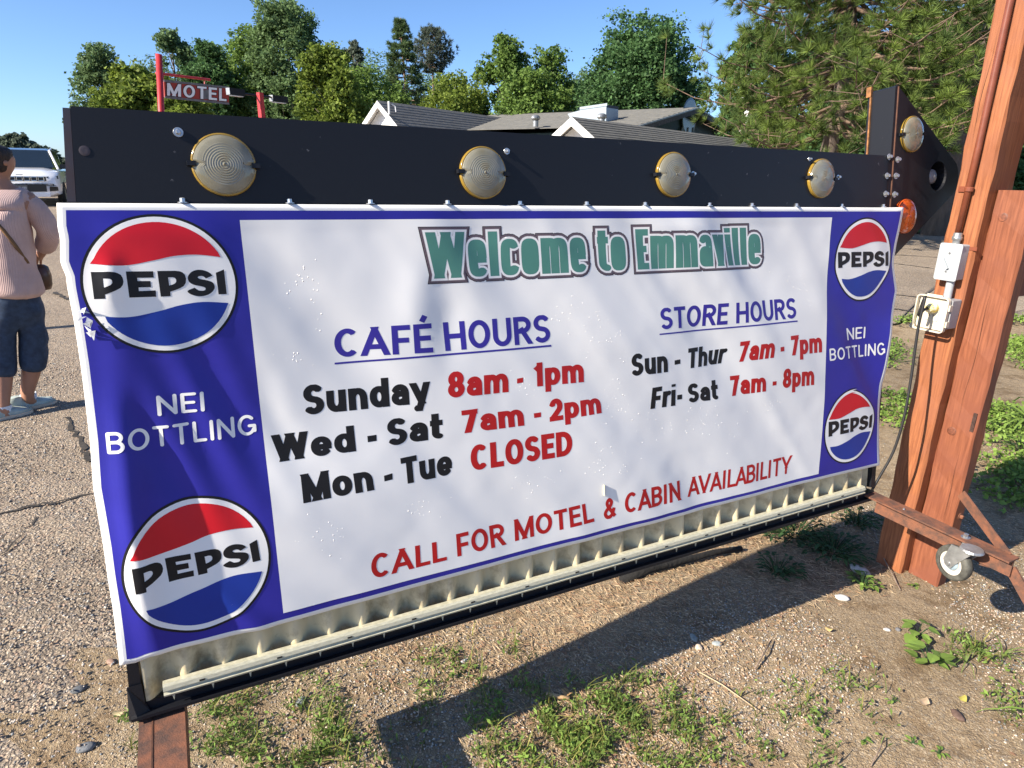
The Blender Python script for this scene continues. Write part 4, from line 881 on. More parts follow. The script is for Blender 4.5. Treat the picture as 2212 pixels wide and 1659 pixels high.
# rear roof, chimney, dormer, hood
P0=at(1558,262,39); b=MB(); hh=empty('rear_house',A3(P0[0],P0[1],0),'grey shingle roof right of the wide green gable, partly behind the pine','house')
vq=lambda x,y:vplane(P0,38,x,y); q=[vq(1548,262),vq(1640,281),vq(1650,318),vq(1560,300)]
V=[];Fq=[];dn_=-back
for k in range(9):
    for t_,dz in ((k/9,.01),((k+1)/9+.01,.07),((k+1)/9+.01,0)):
        for a,c in ((q[0],q[3]),(q[1],q[2])): V.append(a+(c-a)*t_+dn_*t_*2.2+ZH*dz)
    o=k*6; Fq+=[(o,o+2,o+3,o+1),(o+2,o+4,o+5,o+3)]
mk('roof_slope',V,Fq,M_shing,hh); MB().prism([q[0]-ZH*.25,q[1]-ZH*.25,q[1]*A3(1,1,0),q[0]*A3(1,1,0)],back*5).build('wall',M_wpaint,hh)
P0=at(1614,250,37); c=P0; ch=empty('chimney',c-ZH*.8,'white square chimney on the rear roof, against the pine','chimney')
b=MB(); b.box(c-ZH*.2,(dg_,ng,ZH),(.26,.26,1.0)); b.build('stack',M_wpaint,ch); b=MB(); b.box(c+ZH*.83,(dg_,ng,ZH),(.32,.32,.05)); b.build('cap',M_wpaint,ch); b=MB(); b.box(c-ZH*1.05,(dg_,ng,ZH),(.34,.34,.16)); b.build('flashing',M_galv,ch)
P0=at(1382,238,42); dd_,ax_,d_,e_=gable_house('small white gabled roof peeking out behind the wide green gable',(1382,238),42,38,9,2.0,.75,M_wpaint,M_shing,rows=6)
P0=at(1310,226,29); M_hood=mat('pale_blue_grey_metal',(.36,.42,.46),.45,.3,.05,3); hd=empty('roof_hood',P0-ZH*1.0,'pale metal kitchen exhaust hood with dark side, on the roof among the trees','roof hood')
va=lambda x,y:vplane(P0,112,x,y); vb=lambda x,y:vplane(P0,38,x,y)
L=[va(1254,234),P0,va(1309,268),va(1254,268)]; b=MB(); b.add(L,[(0,1,2,3)]); wd=vb(1336,229)-P0; wd[2]=0
b=MB(); b.prism(L,wd); b.build('hood_body',M_hood,hd)
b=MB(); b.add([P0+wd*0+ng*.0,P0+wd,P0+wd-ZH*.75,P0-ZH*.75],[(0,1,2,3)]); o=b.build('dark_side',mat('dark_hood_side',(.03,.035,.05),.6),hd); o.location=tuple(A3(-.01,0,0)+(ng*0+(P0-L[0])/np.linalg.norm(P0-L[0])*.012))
b=MB(); b.prism([va(1226,246),va(1254,238),va(1254,268),va(1240,268)],wd*.9); b.build('sloped_duct',M_hood,hd)
b=MB(); d=P0-L[0]; Lh=np.linalg.norm(d); b.box((P0+L[0])/2+ZH*.0,(d/Lh,np.cross(d/Lh,ZH),ZH),(Lh/2+.03,.02,.05)); b.build('top_flange',M_hood,hd)

# ------------------------------------------------------------------ VEGETATION
def leafmat(name,c,c2,isl=.4,tr=.42):
    m=mat(name,c,.6,0,.1,1.2,col2=c2,thr=(.35,.65),island=isl,trans=tr,spec=.2); return m
LM={'pale':leafmat('poplar_leaf',(.17,.25,.11),(.11,.18,.075)),'lime':leafmat('box_elder_leaf',(.215,.27,.045),(.135,.20,.04)),'mid':leafmat('aspen_leaf',(.17,.255,.10),(.11,.18,.075)),'green':leafmat('maple_leaf',(.17,.26,.055),(.11,.185,.045)),
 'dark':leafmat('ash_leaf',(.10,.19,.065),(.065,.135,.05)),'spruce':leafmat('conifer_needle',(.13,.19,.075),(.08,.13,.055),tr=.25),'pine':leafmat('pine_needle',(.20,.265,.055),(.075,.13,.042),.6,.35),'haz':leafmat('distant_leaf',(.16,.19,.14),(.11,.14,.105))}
M_bark=mat('grey_brown_bark',(.16,.125,.10),.9,0,.3,9,bump=.8,bs=14,stretch=(1,1,.25),col2=(.075,.058,.05)); M_pbark=mat('white_poplar_bark',(.36,.34,.29),.9,0,.3,6,col2=(.16,.14,.12)); M_obark=mat('orange_pine_bark',(.30,.19,.13),.9,0,.3,9,bump=1,bs=16,stretch=(1,1,.3),col2=(.11,.085,.075))
def leaf_quads(C,size,shape=1.5,up=.3,r=rng):
    """leaf-sized quads at points C"""
    n=len(C); a=r.normal(size=(n,3)); a[:,2]*=.6; a/=np.linalg.norm(a,axis=1)[:,None]; b_=r.normal(size=(n,3)); b_=np.cross(a,b_); b_/=np.linalg.norm(b_,axis=1)[:,None]
    s=size*r.uniform(.6,1.35,n)[:,None]; a=a*s*shape*.5; b_=b_*s*.5; nn=np.cross(a,b_); nn/=np.linalg.norm(nn,axis=1)[:,None]
    V=np.stack([C-a,C+b_+nn*s*.12,C+a,C-b_+nn*s*.12],1).reshape(-1,3); T=np.arange(n*4).reshape(-1,4); return V,T
def ico(n=1):
    bm=bmesh.new(); bmesh.ops.create_icosphere(bm,subdivisions=n,radius=1); V=np.array([v.co[:] for v in bm.verts]); T=np.array([[v.index for v in f.verts] for f in bm.faces]); bm.free(); return V,T
PR={'round':lambda t:np.sqrt(np.clip(1-(2*t-1)**2,0,1))*(.85+.15*t),'tall':lambda t:np.where(t<.62,np.sqrt(np.clip(1-(1.55*t-1)**2,0,1))**.8,1),'cone':lambda t:.06+.94*t**.8,'bush':lambda t:np.sqrt(np.clip(1-(1-t)**2,0,1)),'dome':lambda t:np.clip(t*2.4,0,1)**.55}
def tree(label,xc,ytop,hw,rg,kind,prof='tall',n=9000,leaf=.16,cl=60,low=.12,group=None,bark=None,seed=0,lean=0,gap=.45,name='tree',cat='tree'):
    r=np.random.default_rng(seed+int(xc)); top=at(xc,ytop,rg); base=A3(top[0]+lean,top[1],gz(top[0],top[1])); H=top[2]-base[2]; R0=hw/F*rg
    t=empty(name,base,label,cat,group); zl=base[2]+H*low; bark=bark or M_bark
    # clusters
    tt=r.beta(1.1,1.0,cl); rad_=PR[prof](tt)*R0; rho=rad_*np.sqrt(r.uniform(gap,1,cl))*.86; th=r.uniform(0,2*pi,cl)
    Cc=np.stack([base[0]-lean*0+rho*np.cos(th),base[1]+rho*np.sin(th),top[2]-(top[2]-zl)*tt],1); Cc[:,:2]+= (np.array([top[0]-base[0],top[1]-base[1]])[None]*(1-tt[:,None]))
    Cc[0]=top-ZH*R0*.34; rc=R0*r.uniform(.16,.36,cl); rc[0]=R0*.26; Cc[1]=top-ZH*R0*.62+A3(R0*.1,0,0)
    w_=rc**2; k=r.choice(cl,n,p=w_/w_.sum()); dv=r.normal(size=(n,3)); dv/=np.linalg.norm(dv,axis=1)[:,None]; dv[:,2]*=.8
    # ragged sub-structure inside a cluster
    rr=rc[k]*np.clip(r.normal(.55,.28,n),.05,1.5); sub=r.integers(0,22,n); so_=np.clip(r.normal(size=(cl,22,3)),-1.5,1.5)*rc[:,None,None]*.52
    P=Cc[k]+dv*rr[:,None]*.50+so_[k,sub]
    V,T=leaf_quads(P,leaf,r=r); fastmesh('crown',V,T,LM[kind],parent=t)
    b=MB(); tp=[base-ZH*.3]
    nseg=7
    for i in range(1,nseg+1):
        f_=i/nseg; tp.append(base+(top-base)*f_*.93+A3(r.normal()*R0*.03,r.normal()*R0*.03,0))
    tr=max(.06,H*.016); b.tube(tp,[tr*(1.15-f_*1.0) for f_ in np.linspace(0,1,nseg+1)],7)
    for i in r.choice(cl,min(cl,34),replace=False):
        c=Cc[i]; f_=np.clip((c[2]-base[2])/H-.16,.08,.86); s0=base+(top-base)*f_*.93; mid=(s0+c)/2-ZH*R0*.05+r.normal(size=3)*R0*.05; b.tube([s0,mid,c],[tr*.42*(1-f_*.6),tr*.25*(1-f_*.5),tr*.08],4,cap=False)
    b.build('trunk',bark,t,smooth=True); return t
G_='trees behind the sign and the houses'
T_=[('hazy green tree filling behind the round lime tree',335,160,90,62,'pale','dome',7000,dict(cl=50)),('hazy green tree between the motel sign and the tallest aspen',505,120,80,62,'green','dome',8000,dict(cl=50)),('hazy green tree behind the box elder and left gable',795,150,100,64,'mid','dome',9000,dict(cl=56)),('hazy green tree behind the slender pine above the long roof',945,175,90,64,'mid','dome',8000,dict(cl=56)),('hazy green tree between the loose maple and the big ash',1270,165,80,60,'mid','dome',8000,dict(cl=50)),
('pale windblown poplar at the left end of the tree line',210,112,52,46,'pale','tall',8000,dict(cl=46,gap=.2)),
('lower pale poplar crown between the leftmost poplar and the motel pole',288,150,44,50,'pale','tall',6000,dict(cl=40)),
('round lime green tree left of the motel sign pole',292,152,66,34,'lime','dome',11000,dict(cl=60,leaf=.17)),
('tall pale poplar rising behind the top of the motel pole',368,80,40,52,'pale','tall',8000,dict(cl=44)),
('lime green bush crown under the motel sign',385,196,62,30,'lime','dome',8000,dict(cl=50,leaf=.15)),
('dark green rounded tree behind the motel sign letters',450,108,54,44,'dark','dome',10000,dict(cl=56)),
('spreading aspen with pale bark right of the motel sign',545,84,74,46,'green','dome',12000,dict(cl=60,bark=M_pbark)),
('tallest aspen, its rounded crown nearly at the top edge',612,16,70,44,'mid','tall',19000,dict(cl=90,bark=M_pbark,leaf=.15)),
('yellow-green box elder in front of the tallest aspen',705,104,66,36,'lime','dome',12000,dict(cl=64,leaf=.16)),
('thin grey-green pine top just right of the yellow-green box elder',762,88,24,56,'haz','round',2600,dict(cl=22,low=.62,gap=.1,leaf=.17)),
('mid green tree directly above the left white gable',800,170,90,40,'green','dome',8000,dict(cl=50,leaf=.15)),
('yellow-green tree right of the slender pine, above the long roof',985,168,80,42,'lime','dome',9000,dict(cl=54,leaf=.15)),
('loose twin-topped maple above the gap between the two white gables',1090,96,58,44,'green','tall',10500,dict(cl=54,gap=.2)),
('loose maple with open top beside the big ash',1190,124,62,46,'green','tall',9500,dict(cl=50,gap=.2)),
('green tree low behind the metal roof hood',1150,178,84,38,'green','dome',9000,dict(cl=56)),
('large dense dark green ash above the wide green gable',1398,62,110,40,'dark','tall',24000,dict(cl=100,leaf=.17,gap=.35)),
('dark broadleaf tree peeking out left of the big pine',1650,60,62,30,'dark','tall',9000,dict(cl=50)),
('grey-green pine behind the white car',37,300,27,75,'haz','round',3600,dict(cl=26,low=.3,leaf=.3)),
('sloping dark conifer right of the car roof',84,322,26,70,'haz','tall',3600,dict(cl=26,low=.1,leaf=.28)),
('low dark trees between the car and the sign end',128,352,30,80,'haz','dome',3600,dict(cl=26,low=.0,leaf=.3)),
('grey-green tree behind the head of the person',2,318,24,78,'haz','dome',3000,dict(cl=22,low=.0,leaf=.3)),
('dense dark tree deep behind the pines, right of the arrow',2010,60,120,30,'dark','bush',16000,dict(cl=80,leaf=.2,low=0)),
('dense dark tree behind the timber post',2160,40,120,27,'dark','bush',14000,dict(cl=70,leaf=.2,low=0)),
('dark leafy tree behind the left half of the big pine',1800,110,130,32,'dark','bush',16000,dict(cl=80,leaf=.18,low=0)),
('dark shrubby growth at the lawn edge behind the arrow',1960,330,90,26,'dark','bush',8000,dict(cl=50,leaf=.16,low=0)),
('dark shrubby growth at the lawn edge behind the post',2140,330,100,25,'dark','bush',8000,dict(cl=50,leaf=.16,low=0))]
for i,(lab,xc,yt,hw,rg,kd,pf,n,kw) in enumerate(T_):
    kw=dict(kw); kw.setdefault('leaf',.16); kw['cl']=int(kw['cl']*1.5); kw['leaf']*=.74; tree(lab,xc,yt,hw*1.12,rg,kd,pf,int(n*2.6),group=G_,seed=i*7,**kw)
# conifers: whorls of branches carrying needle tufts
def tufts(C,Dr,size,nn,r,width=.012):
    n=len(C); d=r.normal(size=(n,nn,3)); d/=np.linalg.norm(d,axis=2)[...,None]; d=d*.75+Dr[:,None,:]*.75; d/=np.linalg.norm(d,axis=2)[...,None]
    L=(size*r.uniform(.7,1.15,(n,1,1)))*r.uniform(.75,1.05,(n,nn,1)); b_=np.cross(d,r.normal(size=(n,nn,3))); b_/=np.linalg.norm(b_,axis=2)[...,None]
    B=C[:,None,:]+0*d; V=np.stack([B-b_*width*.5,B+b_*width*.5,B+d*L],2).reshape(-1,3); return V,np.arange(len(V)).reshape(-1,3)
def conifer(label,base,top,R0,z0,rg,kind,nwh,per,tsize,nn,width,tuft_per=9,bark=M_bark,trunk_r=.16,seed=1,droop=.1,name='pine_tree',prof=None,dead=0,group=None):
    r=np.random.default_rng(seed); base=A3(*base); top=A3(*top); H=top[2]-base[2]; t=empty(name,base,label,'tree',group)
    b=MB(); pts=[base-ZH*.3+(top-base)*0]+[base+(top-base)*f_+A3(r.normal()*.03,r.normal()*.03,0)*(f_<1) for f_ in np.linspace(.12,1,8)]
    b.tube(pts,[trunk_r*(1.1-.95*f_) for f_ in np.linspace(0,1,9)],10); CC=[];DD=[]
    lb=MB()
    for i in range(nwh):
        f_=(i+r.uniform(0,.6))/nwh; z=z0+(top[2]-z0)*f_; o=base+(top-base)*((z-base[2])/H)
        Rf=(prof(f_) if prof else (1-f_)**.75+.04)*R0
        for k in range(per):
            a=2*pi*k/per+r.uniform(-.6,.6)+i*1.3; L=Rf*r.uniform(.6,1.12); dr=A3(cos(a),sin(a),0); sd=A3(-sin(a),cos(a),0); P=[]; cu=r.normal()*.12
            for j in range(6):
                u=j/5; P.append(o+dr*L*u+sd*L*cu*u*u+ZH*(-droop*L*sin(u*2.2)+.16*L*u*u))
            lb.tube(P,[max(.007,trunk_r*.22*(1-u*.9)) for u in np.linspace(0,1,6)],4,cap=False)
            if r.uniform()<dead: continue
            for j in range(tuft_per):
                u=r.uniform(.30,1.0)**.75; q=P[min(4,int(u*5))]*(1-(u*5%1))+P[min(5,int(u*5)+1)]*(u*5%1) if u<1 else P[5]
                side=r.normal(); off=sd*side*L*.15*(1.15-u*.55)+ZH*r.normal()*L*.07; c=q+off; CC.append(c); dd=dr*.7+sd*np.sign(side)*.5+ZH*.5; DD.append(dd/np.linalg.norm(dd))
                if tsize>.1 and j%2==0: lb.tube([q,c],[.008,.005],3,cap=False)
    V,T=tufts(np.array(CC),np.array(DD),tsize,nn,r,width); fastmesh('needles',V,T,LM[kind],parent=t)
    b.build('trunk',bark,t,smooth=True); lb.build('branches',M_obark if kind!='pine' else mat('brown_pine_branch',(.22,.145,.10),.9,0,.3,9,col2=(.10,.07,.055)),t,smooth=True); return t
tp=at(865,38,48); conifer('dark pointed spruce pine standing above the left white gable',(tp[0]+.4,tp[1],gz(tp[0],tp[1])),tp,2.5,3.0,48,'spruce',24,6,.32,14,.055,14,seed=5,trunk_r=.17,bark=M_obark,group=None)
tp=at(934,60,52); conifer('thin open pine right of the pointed spruce',(tp[0],tp[1],.5),tp,1.75,8.2,52,'haz',13,6,.26,12,.05,16,seed=9,trunk_r=.13,prof=lambda f:.45+.55*sin(pi*min(1,f*1.1)),bark=M_obark)
tp=at(1898,-330,15.5); conifer('big long-needled pine filling the upper right behind the arrow',(tp[0],tp[1],.05),tp,3.45,2.45,15,'pine',25,8,.215,64,.0105,19,seed=21,trunk_r=.19,droop=.22,bark=M_bark,dead=.04,prof=lambda f:.98*(1-f)**.30*(.75+.25*min(1,f*5+.35)))
bs=ground(2008,522); tp=bs+A3(1.6,.5,13); conifer('second pine with thick bare lower trunk between arrow and post',bs,tp,3.4,3.6,19,'pine',20,7,.22,40,.012,17,seed=33,trunk_r=.27,droop=.15,bark=M_bark,dead=.12)
bs=at(2120,400,22)*A3(1,1,0); tp=bs+A3(.3,.8,14); conifer('third pine trunk hidden behind the timber post',bs,tp,3.4,3.2,22,'pine',16,7,.20,18,.015,22,seed=41,trunk_r=.24,dead=.1)
# ------------------------------------------------------------------ GROUND COVER
EPa=np.array(EP)
def is_lot(x,y):
    xe=np.interp(y,[-3,.2,.95,1.25,1.5],[-2.2,-1.5,-1.20,-1.10,-1.17]); ye=np.interp(x,[-1.17,-.9,.2,2.2,3.9,4.7,6,9,14,30],[1.5,2,3.2,5.3,6.9,7.25,7.2,7.6,7.8,8])
    return np.where(x<-1.17,True,np.where(y<1.5,x<xe,y>ye))
def stone_mat(name,cols):
    m=bpy.data.materials.new(name); m.use_nodes=True; N,L=nodes(m); b=N['Principled BSDF']; b.inputs['Roughness'].default_value=.75
    g=N.new('ShaderNodeNewGeometry'); cr=N.new('ShaderNodeValToRGB'); cr.color_ramp.interpolation='CONSTANT'
    for i,c in enumerate(cols):
        e=cr.color_ramp.elements[i] if i<2 else cr.color_ramp.elements.new(i/len(cols))
        e.position=i/len(cols); e.color=(*c,1)
    L.new(g.outputs['Random Per Island'],cr.inputs[0]); L.new(cr.outputs[0],b.inputs['Base Color']); return m
M_stone=stone_mat('gravel_stones',[(.42,.33,.24),(.22,.20,.18),(.50,.43,.34),(.33,.24,.17),(.13,.13,.13),(.40,.28,.21),(.30,.27,.23),(.26,.21,.16),(.56,.50,.42),(.20,.215,.22)])
IV,IT=ico(1)
def scatter_stones(name,P,sz,m,flat=.55,origin=(0,0,0),r=rng,z=0):
    n=len(P); s=sz[:,None,None]*np.stack([r.uniform(.7,1.3,n),r.uniform(.6,1.1,n),r.uniform(.4,.8,n)*flat/.55],1)[:,None,:]
    V=IV[None]*s*(1+r.uniform(-.22,.22,(n,len(IV),1))); a=r.uniform(0,2*pi,n); c,si=np.cos(a)[:,None],np.sin(a)[:,None]
    X=V[...,0]*c-V[...,1]*si; Y=V[...,0]*si+V[...,1]*c; V=np.stack([X,Y,V[...,2]],2)+np.stack([P[:,0],P[:,1],gz(P[:,0],P[:,1])+z],1)[:,None,:]
    T=(IT[None]+np.arange(n)[:,None,None]*len(IV)).reshape(-1,3); return fastmesh(name,V.reshape(-1,3),T,m,origin=origin)
def vis_pts(n,x0,x1,y0,y1,lot,pw=1.6,r=rng,clump=0):
    out=[]
    while sum(map(len,out))<n:
        p=np.stack([r.uniform(x0,x1,n*3),y0+(y1-y0)*r.uniform(0,1,n*3)**pw],1); L_=is_lot(p[:,0],p[:,1]); p=p[L_ if lot else ~L_]
        q=(p[:,0:1]*R[None,0]*0)
        d=np.stack([p[:,0],p[:,1],-HC+0*p[:,0]],1)@R   # camera space
        px=F*d[:,0]/d[:,2]+CX; py=F*d[:,1]/d[:,2]+CY; p=p[(d[:,2]>.1)&(px>-60)&(px<2270)&(py<1740)&(py>300)]
        if clump:
            v=np.array([mnoise.noise(Vector((a*clump,b_*clump,3.3))) for a,b_ in p[:n]]); p=p[:n][v>r.uniform(-.15,.25,len(v))]
        out.append(p)
    return np.concatenate(out)[:n]
P=vis_pts(12000,-4,-.9,1.0,5.2,True,1.5); o=scatter_stones('gravel',P,rng.uniform(.0016,.0050,len(P))*(1+.12*P[:,1]),M_stone,z=.0135); tag(o,'small mixed tan and grey gravel set in the worn asphalt on the left','gravel',kind='stuff')
P=vis_pts(24000,-1.2,3.0,1.2,3.6,False,1.3,clump=1.6); o=scatter_stones('pebbles',P,rng.uniform(.0016,.0042,len(P)),M_stone,z=.001); tag(o,'fine pebbles scattered over the sandy soil under and before the sign','pebbles',kind='stuff')
# dry needles and litter
def slivers(n,x0,x1,y0,y1,Ls,wd,m,name,label,clump=1.1,zup=.004):
    P=vis_pts(n,x0,x1,y0,y1,False,1.2,clump=clump); n=len(P); a=rng.normal(-.7,.9,n); L_=Ls*rng.uniform(.4,1.3,n); d=np.stack([np.cos(a),np.sin(a),rng.normal(0,.12,n)],1)*L_[:,None]; c=np.stack([P[:,0],P[:,1],gz(P[:,0],P[:,1])+zup+rng.uniform(0,.004,n)],1)
    s=np.stack([-np.sin(a),np.cos(a),0*a],1)*(wd*rng.uniform(.6,1.5,n))[:,None]; V=np.stack([c-d/2,c+s/2+ZH*.001,c+d/2,c-s/2],1).reshape(-1,3)
    o=fastmesh(name,V,np.arange(n*4).reshape(-1,4),m,origin=(0,0,0)); return tag(o,label,'litter',kind='stuff')
M_straw=stone_mat('dry_straw',[(.42,.30,.17),(.30,.17,.09),(.50,.38,.24),(.22,.12,.07),(.36,.24,.13)])
slivers(15000,-.6,3.2,1.0,3.4,.032,.0016,M_straw,'dry_needles','dry brown needles and straw lying on the soil at lower right')
slivers(1500,-.8,3.2,1.0,3.4,.016,.007,M_straw,'leaf_scraps','small brown scraps of dead leaves on the soil',clump=1.6)
# grass
def blades(C,h,wd,lean,r,seg=3):
    n=len(C); a=r.uniform(0,2*pi,n); d=np.stack([np.cos(a),np.sin(a),0*a],1); s=np.stack([-np.sin(a),np.cos(a),0*a],1); hh=h*r.uniform(.45,1.25,n); ln=lean*r.uniform(.2,1.3,n); V=[]
    for j in range(seg+1):
        u=j/seg; c=C+d*(ln*u*u)[:,None]*hh[:,None]+ZH*(hh*(u-.25*ln*u*u))[:,None]; w_=wd*(1-u**1.6)*.5+.0001; V+=[c-s*w_,c+s*w_]
    V=np.stack(V,1); m=2*(seg+1); T=[]
    for j in range(seg): T.append([2*j,2*j+1,2*j+3,2*j+2])
    T=(np.array(T)[None]+np.arange(n)[:,None,None]*m).reshape(-1,4); return V.reshape(-1,3),T
LM['grass']=leafmat('grass_blade',(.17,.22,.06),(.11,.16,.045),.4,.3); LM['weed']=leafmat('weed_leaf',(.21,.31,.06),(.13,.21,.05),.3,.3); LM['shade']=leafmat('shaded_weed_leaf',(.055,.105,.035),(.035,.075,.03),.35,.25); LM['drygrass']=leafmat('yellowing_blade',(.26,.24,.07),(.16,.17,.04),.4,.3)  # shade entry: weed green darkened for plants in shadow, reused for stems
CL=[(440,1640,.09,60),(500,1500,.07,45),(470,1590,.08,50),(600,1620,.12,90),(690,1590,.10,70),(640,1480,.06,35),(575,1440,.05,25),(730,1640,.12,80),(1150,1630,.14,150),(1250,1590,.12,140),(1190,1560,.07,60),(1330,1540,.08,80),(1400,1600,.10,90),(1480,1640,.10,70),(1290,1640,.12,110),(1050,1520,.12,60),(980,1480,.10,40),(930,1440,.04,25),(1420,1520,.06,40),(1540,1560,.06,25),(1660,1490,.05,18),(1740,1540,.06,20),(1840,1480,.05,14),(1700,1640,.07,20),(270,1560,.03,16),(265,1620,.03,22),(1100,1400,.03,8),(1380,1480,.04,16),(2120,1420,.05,26),(2070,1400,.06,30),(1900,1580,.05,10),(2190,1530,.06,20)]
CB=[];
for x,y,r_,n in CL:
    g0=ground(x,y); n=int(n*.62); a=rng.normal(size=(n*5,2))*r_*.8; CB.append(np.stack([g0[0]+a[:,0],g0[1]+a[:,1],gz(g0[0]+a[:,0],g0[1]+a[:,1])],1))
CB=np.concatenate(CB); CB=CB[[mnoise.noise(Vector((p[0]*11,p[1]*11,2)))>rng.uniform(-.15,.12) for p in CB]]; V,T=blades(CB,.042,.0030,.9,rng); o=fastmesh('grass_clumps',V,T,LM['grass'],origin=(0,0,0)); tag(o,'low sparse grass clumps in the soil along the bottom of the picture','grass',kind='stuff')
# prostrate little leaves mixed in the clumps
k=rng.integers(0,len(CB),4200); C=CB[k]+rng.normal(size=(4200,3))*[.014,.014,.0]+np.stack([0*k,0*k,rng.uniform(.003,.035,4200)],1); V,T=leaf_quads(C,.0068,2.6); o=fastmesh('knotweed',V,T,LM['weed'],origin=(0,0,0)); tag(o,'tiny leaved creeping weeds growing among the grass clumps','weeds',kind='stuff')
C2=CB[rng.integers(0,len(CB),420)]; V,T=blades(C2,.075,.0042,1.1,rng); o=fastmesh('tall_blades',V,T,LM['drygrass'],origin=(0,0,0)); tag(o,'yellowing taller grass blades standing out of the clumps','grass',kind='stuff')
# weeds beyond the post and sign
P=vis_pts(900,2.2,9,2.8,7.2,False,1.0,clump=1.0); C=np.repeat(np.stack([P[:,0],P[:,1],gz(P[:,0],P[:,1])],1),14,0); C=C+rng.normal(size=C.shape)*[.05,.05,0]+np.stack([0*C[:,0],0*C[:,0],rng.uniform(.005,.06,len(C))],1)
V,T=leaf_quads(C,.018,1.6); o=fastmesh('ground_cover',V,T,LM['weed'],origin=(0,0,0)); tag(o,'bright green low weeds on the soil beyond the post and the sign','weeds',kind='stuff')
def herb(label,px,py,n,leaf,h,kind,spread,shape=1.7,grp=None,name='weed_plant',cat='plant',z=0):
    g0=ground(px,py); g0[2]=gz(g0[0],g0[1]); t=empty(name,g0,label,cat,grp); b=MB(); L_=MB()
    r=np.random.default_rng(int(px*7+py))
    for i in range(n):
        a=r.uniform(0,2*pi); rr=spread*math.sqrt(r.uniform(.05,1)); hh=h*r.uniform(.35,1.05)*(1.1-.5*rr/spread); e=g0+A3(cos(a)*rr,sin(a)*rr,hh); st_=g0+A3(cos(a)*rr*.3,sin(a)*rr*.3,0)
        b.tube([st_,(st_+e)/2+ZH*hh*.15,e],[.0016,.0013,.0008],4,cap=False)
        d=A3(cos(a+r.normal()*.5),sin(a+r.normal()*.5),r.uniform(-.35,.25)); d/=np.linalg.norm(d); s_=np.cross(d,ZH); s_/=np.linalg.norm(s_); up=np.cross(s_,d); l=leaf*r.uniform(.7,1.25); w_=l/shape
        Pp=[e,e+d*l*.12+s_*w_*.42+up*l*.05,e+d*l*.38+s_*w_*.5+up*l*.06,e+d*l*.72+s_*w_*.27+up*l*.02,e+d*l-up*l*.08,e+d*l*.72-s_*w_*.27+up*l*.02,e+d*l*.38-s_*w_*.5+up*l*.06,e+d*l*.12-s_*w_*.42+up*l*.05,e+d*l*.4]
        L_.add(Pp,[(0,1,2,8),(8,2,3,4),(8,4,5,6),(0,8,6,7)])
    b.build('stems',LM['shade'],t); L_.build('foliage',LM[kind],t); return t
herb('upper of two heart-leaved seedlings on the bare soil, right of centre bottom',1981,1372,8,.045,.055,'weed',.035,1.25)
herb('lower of two heart-leaved seedlings, next to a grass tuft at lower right',2008,1430,10,.047,.05,'weed',.04,1.25)
herb('bright yellow-green leafy clump right at the foot of the timber post',1866,1262,46,.022,.045,'weed',.055,1.5)
for (x,y,lab) in ((1779,1589,'small seedling left of three in the lower right corner'),(1865,1600,'small seedling in the middle of three in the lower right corner'),(1972,1608,'small seedling right of three in the lower right corner'),(2028,1630,'longer trailing seedling near the bottom edge at right'),(1929,1517,'tiny seedling on bare soil above the small ones'),(1972,1264,'tiny weed just right of the post foot')): herb(lab,x,y,7,.017,.012,'weed',.014,1.8)
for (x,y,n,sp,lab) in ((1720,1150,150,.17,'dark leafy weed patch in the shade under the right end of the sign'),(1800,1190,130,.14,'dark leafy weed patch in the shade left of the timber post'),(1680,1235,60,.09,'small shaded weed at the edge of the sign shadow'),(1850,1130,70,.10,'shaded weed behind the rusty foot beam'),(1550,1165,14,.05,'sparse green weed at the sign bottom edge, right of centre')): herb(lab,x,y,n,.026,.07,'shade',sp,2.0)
for (x,y,n,sp,lab) in ((2170,935,45,.16,'leafy plant at the right edge beyond the post'),(2205,975,50,.14,'bushy shaded plant at the right edge under the long arching leaves'),(1930,860,26,.16,'weed patch seen between sign and post, lower one'),(1925,780,26,.18,'weed patch seen between sign and post, upper one'),(2160,760,20,.2,'weed patch on bare soil beyond the post')): herb(lab,x,y,n,.034,.08,'weed',sp,1.7)
def strap(label,pts_px,n,L_,wd,kind,seed):
    r=np.random.default_rng(seed); g0=ground(*pts_px); g0[2]=gz(g0[0],g0[1]); t=empty('strap_leaf_plant',g0,label,'plant')
    for i in range(n):
        a=r.uniform(0,2*pi); d=A3(cos(a),sin(a),0); s_=A3(-sin(a),cos(a),0); l=L_*r.uniform(.6,1.1); V=[];Fq=[]
        for j in range(9):
            u=j/8; c=g0+d*l*(.75*u**1.3)+ZH*l*(.95*u-1.05*u*u*r.uniform(.9,1)); w_=wd*(1-u**2.2)*.5+.0004; V+=[c-s_*w_+ZH*w_*.4,c,c+s_*w_+ZH*w_*.4]
        for j in range(8): Fq+=[(3*j,3*j+1,3*j+4,3*j+3),(3*j+1,3*j+2,3*j+5,3*j+4)]
        mk('blade',V,Fq,LM[kind],t)
strap('lily-like plant with long arching yellow-green leaves at the right edge beyond the post',(2225,930),16,.62,.020,'weed',3)
strap('long arching green blades entering from the right edge at the bottom right',(2260,1580),7,.34,.010,'weed',5)
strap('fine grass tuft beside the heart-leaved seedlings',(2085,1432),11,.13,.004,'grass',8)
strap('thin tall grass shoot left of the rusty drop leg',(2165,1420),6,.19,.004,'grass',9)
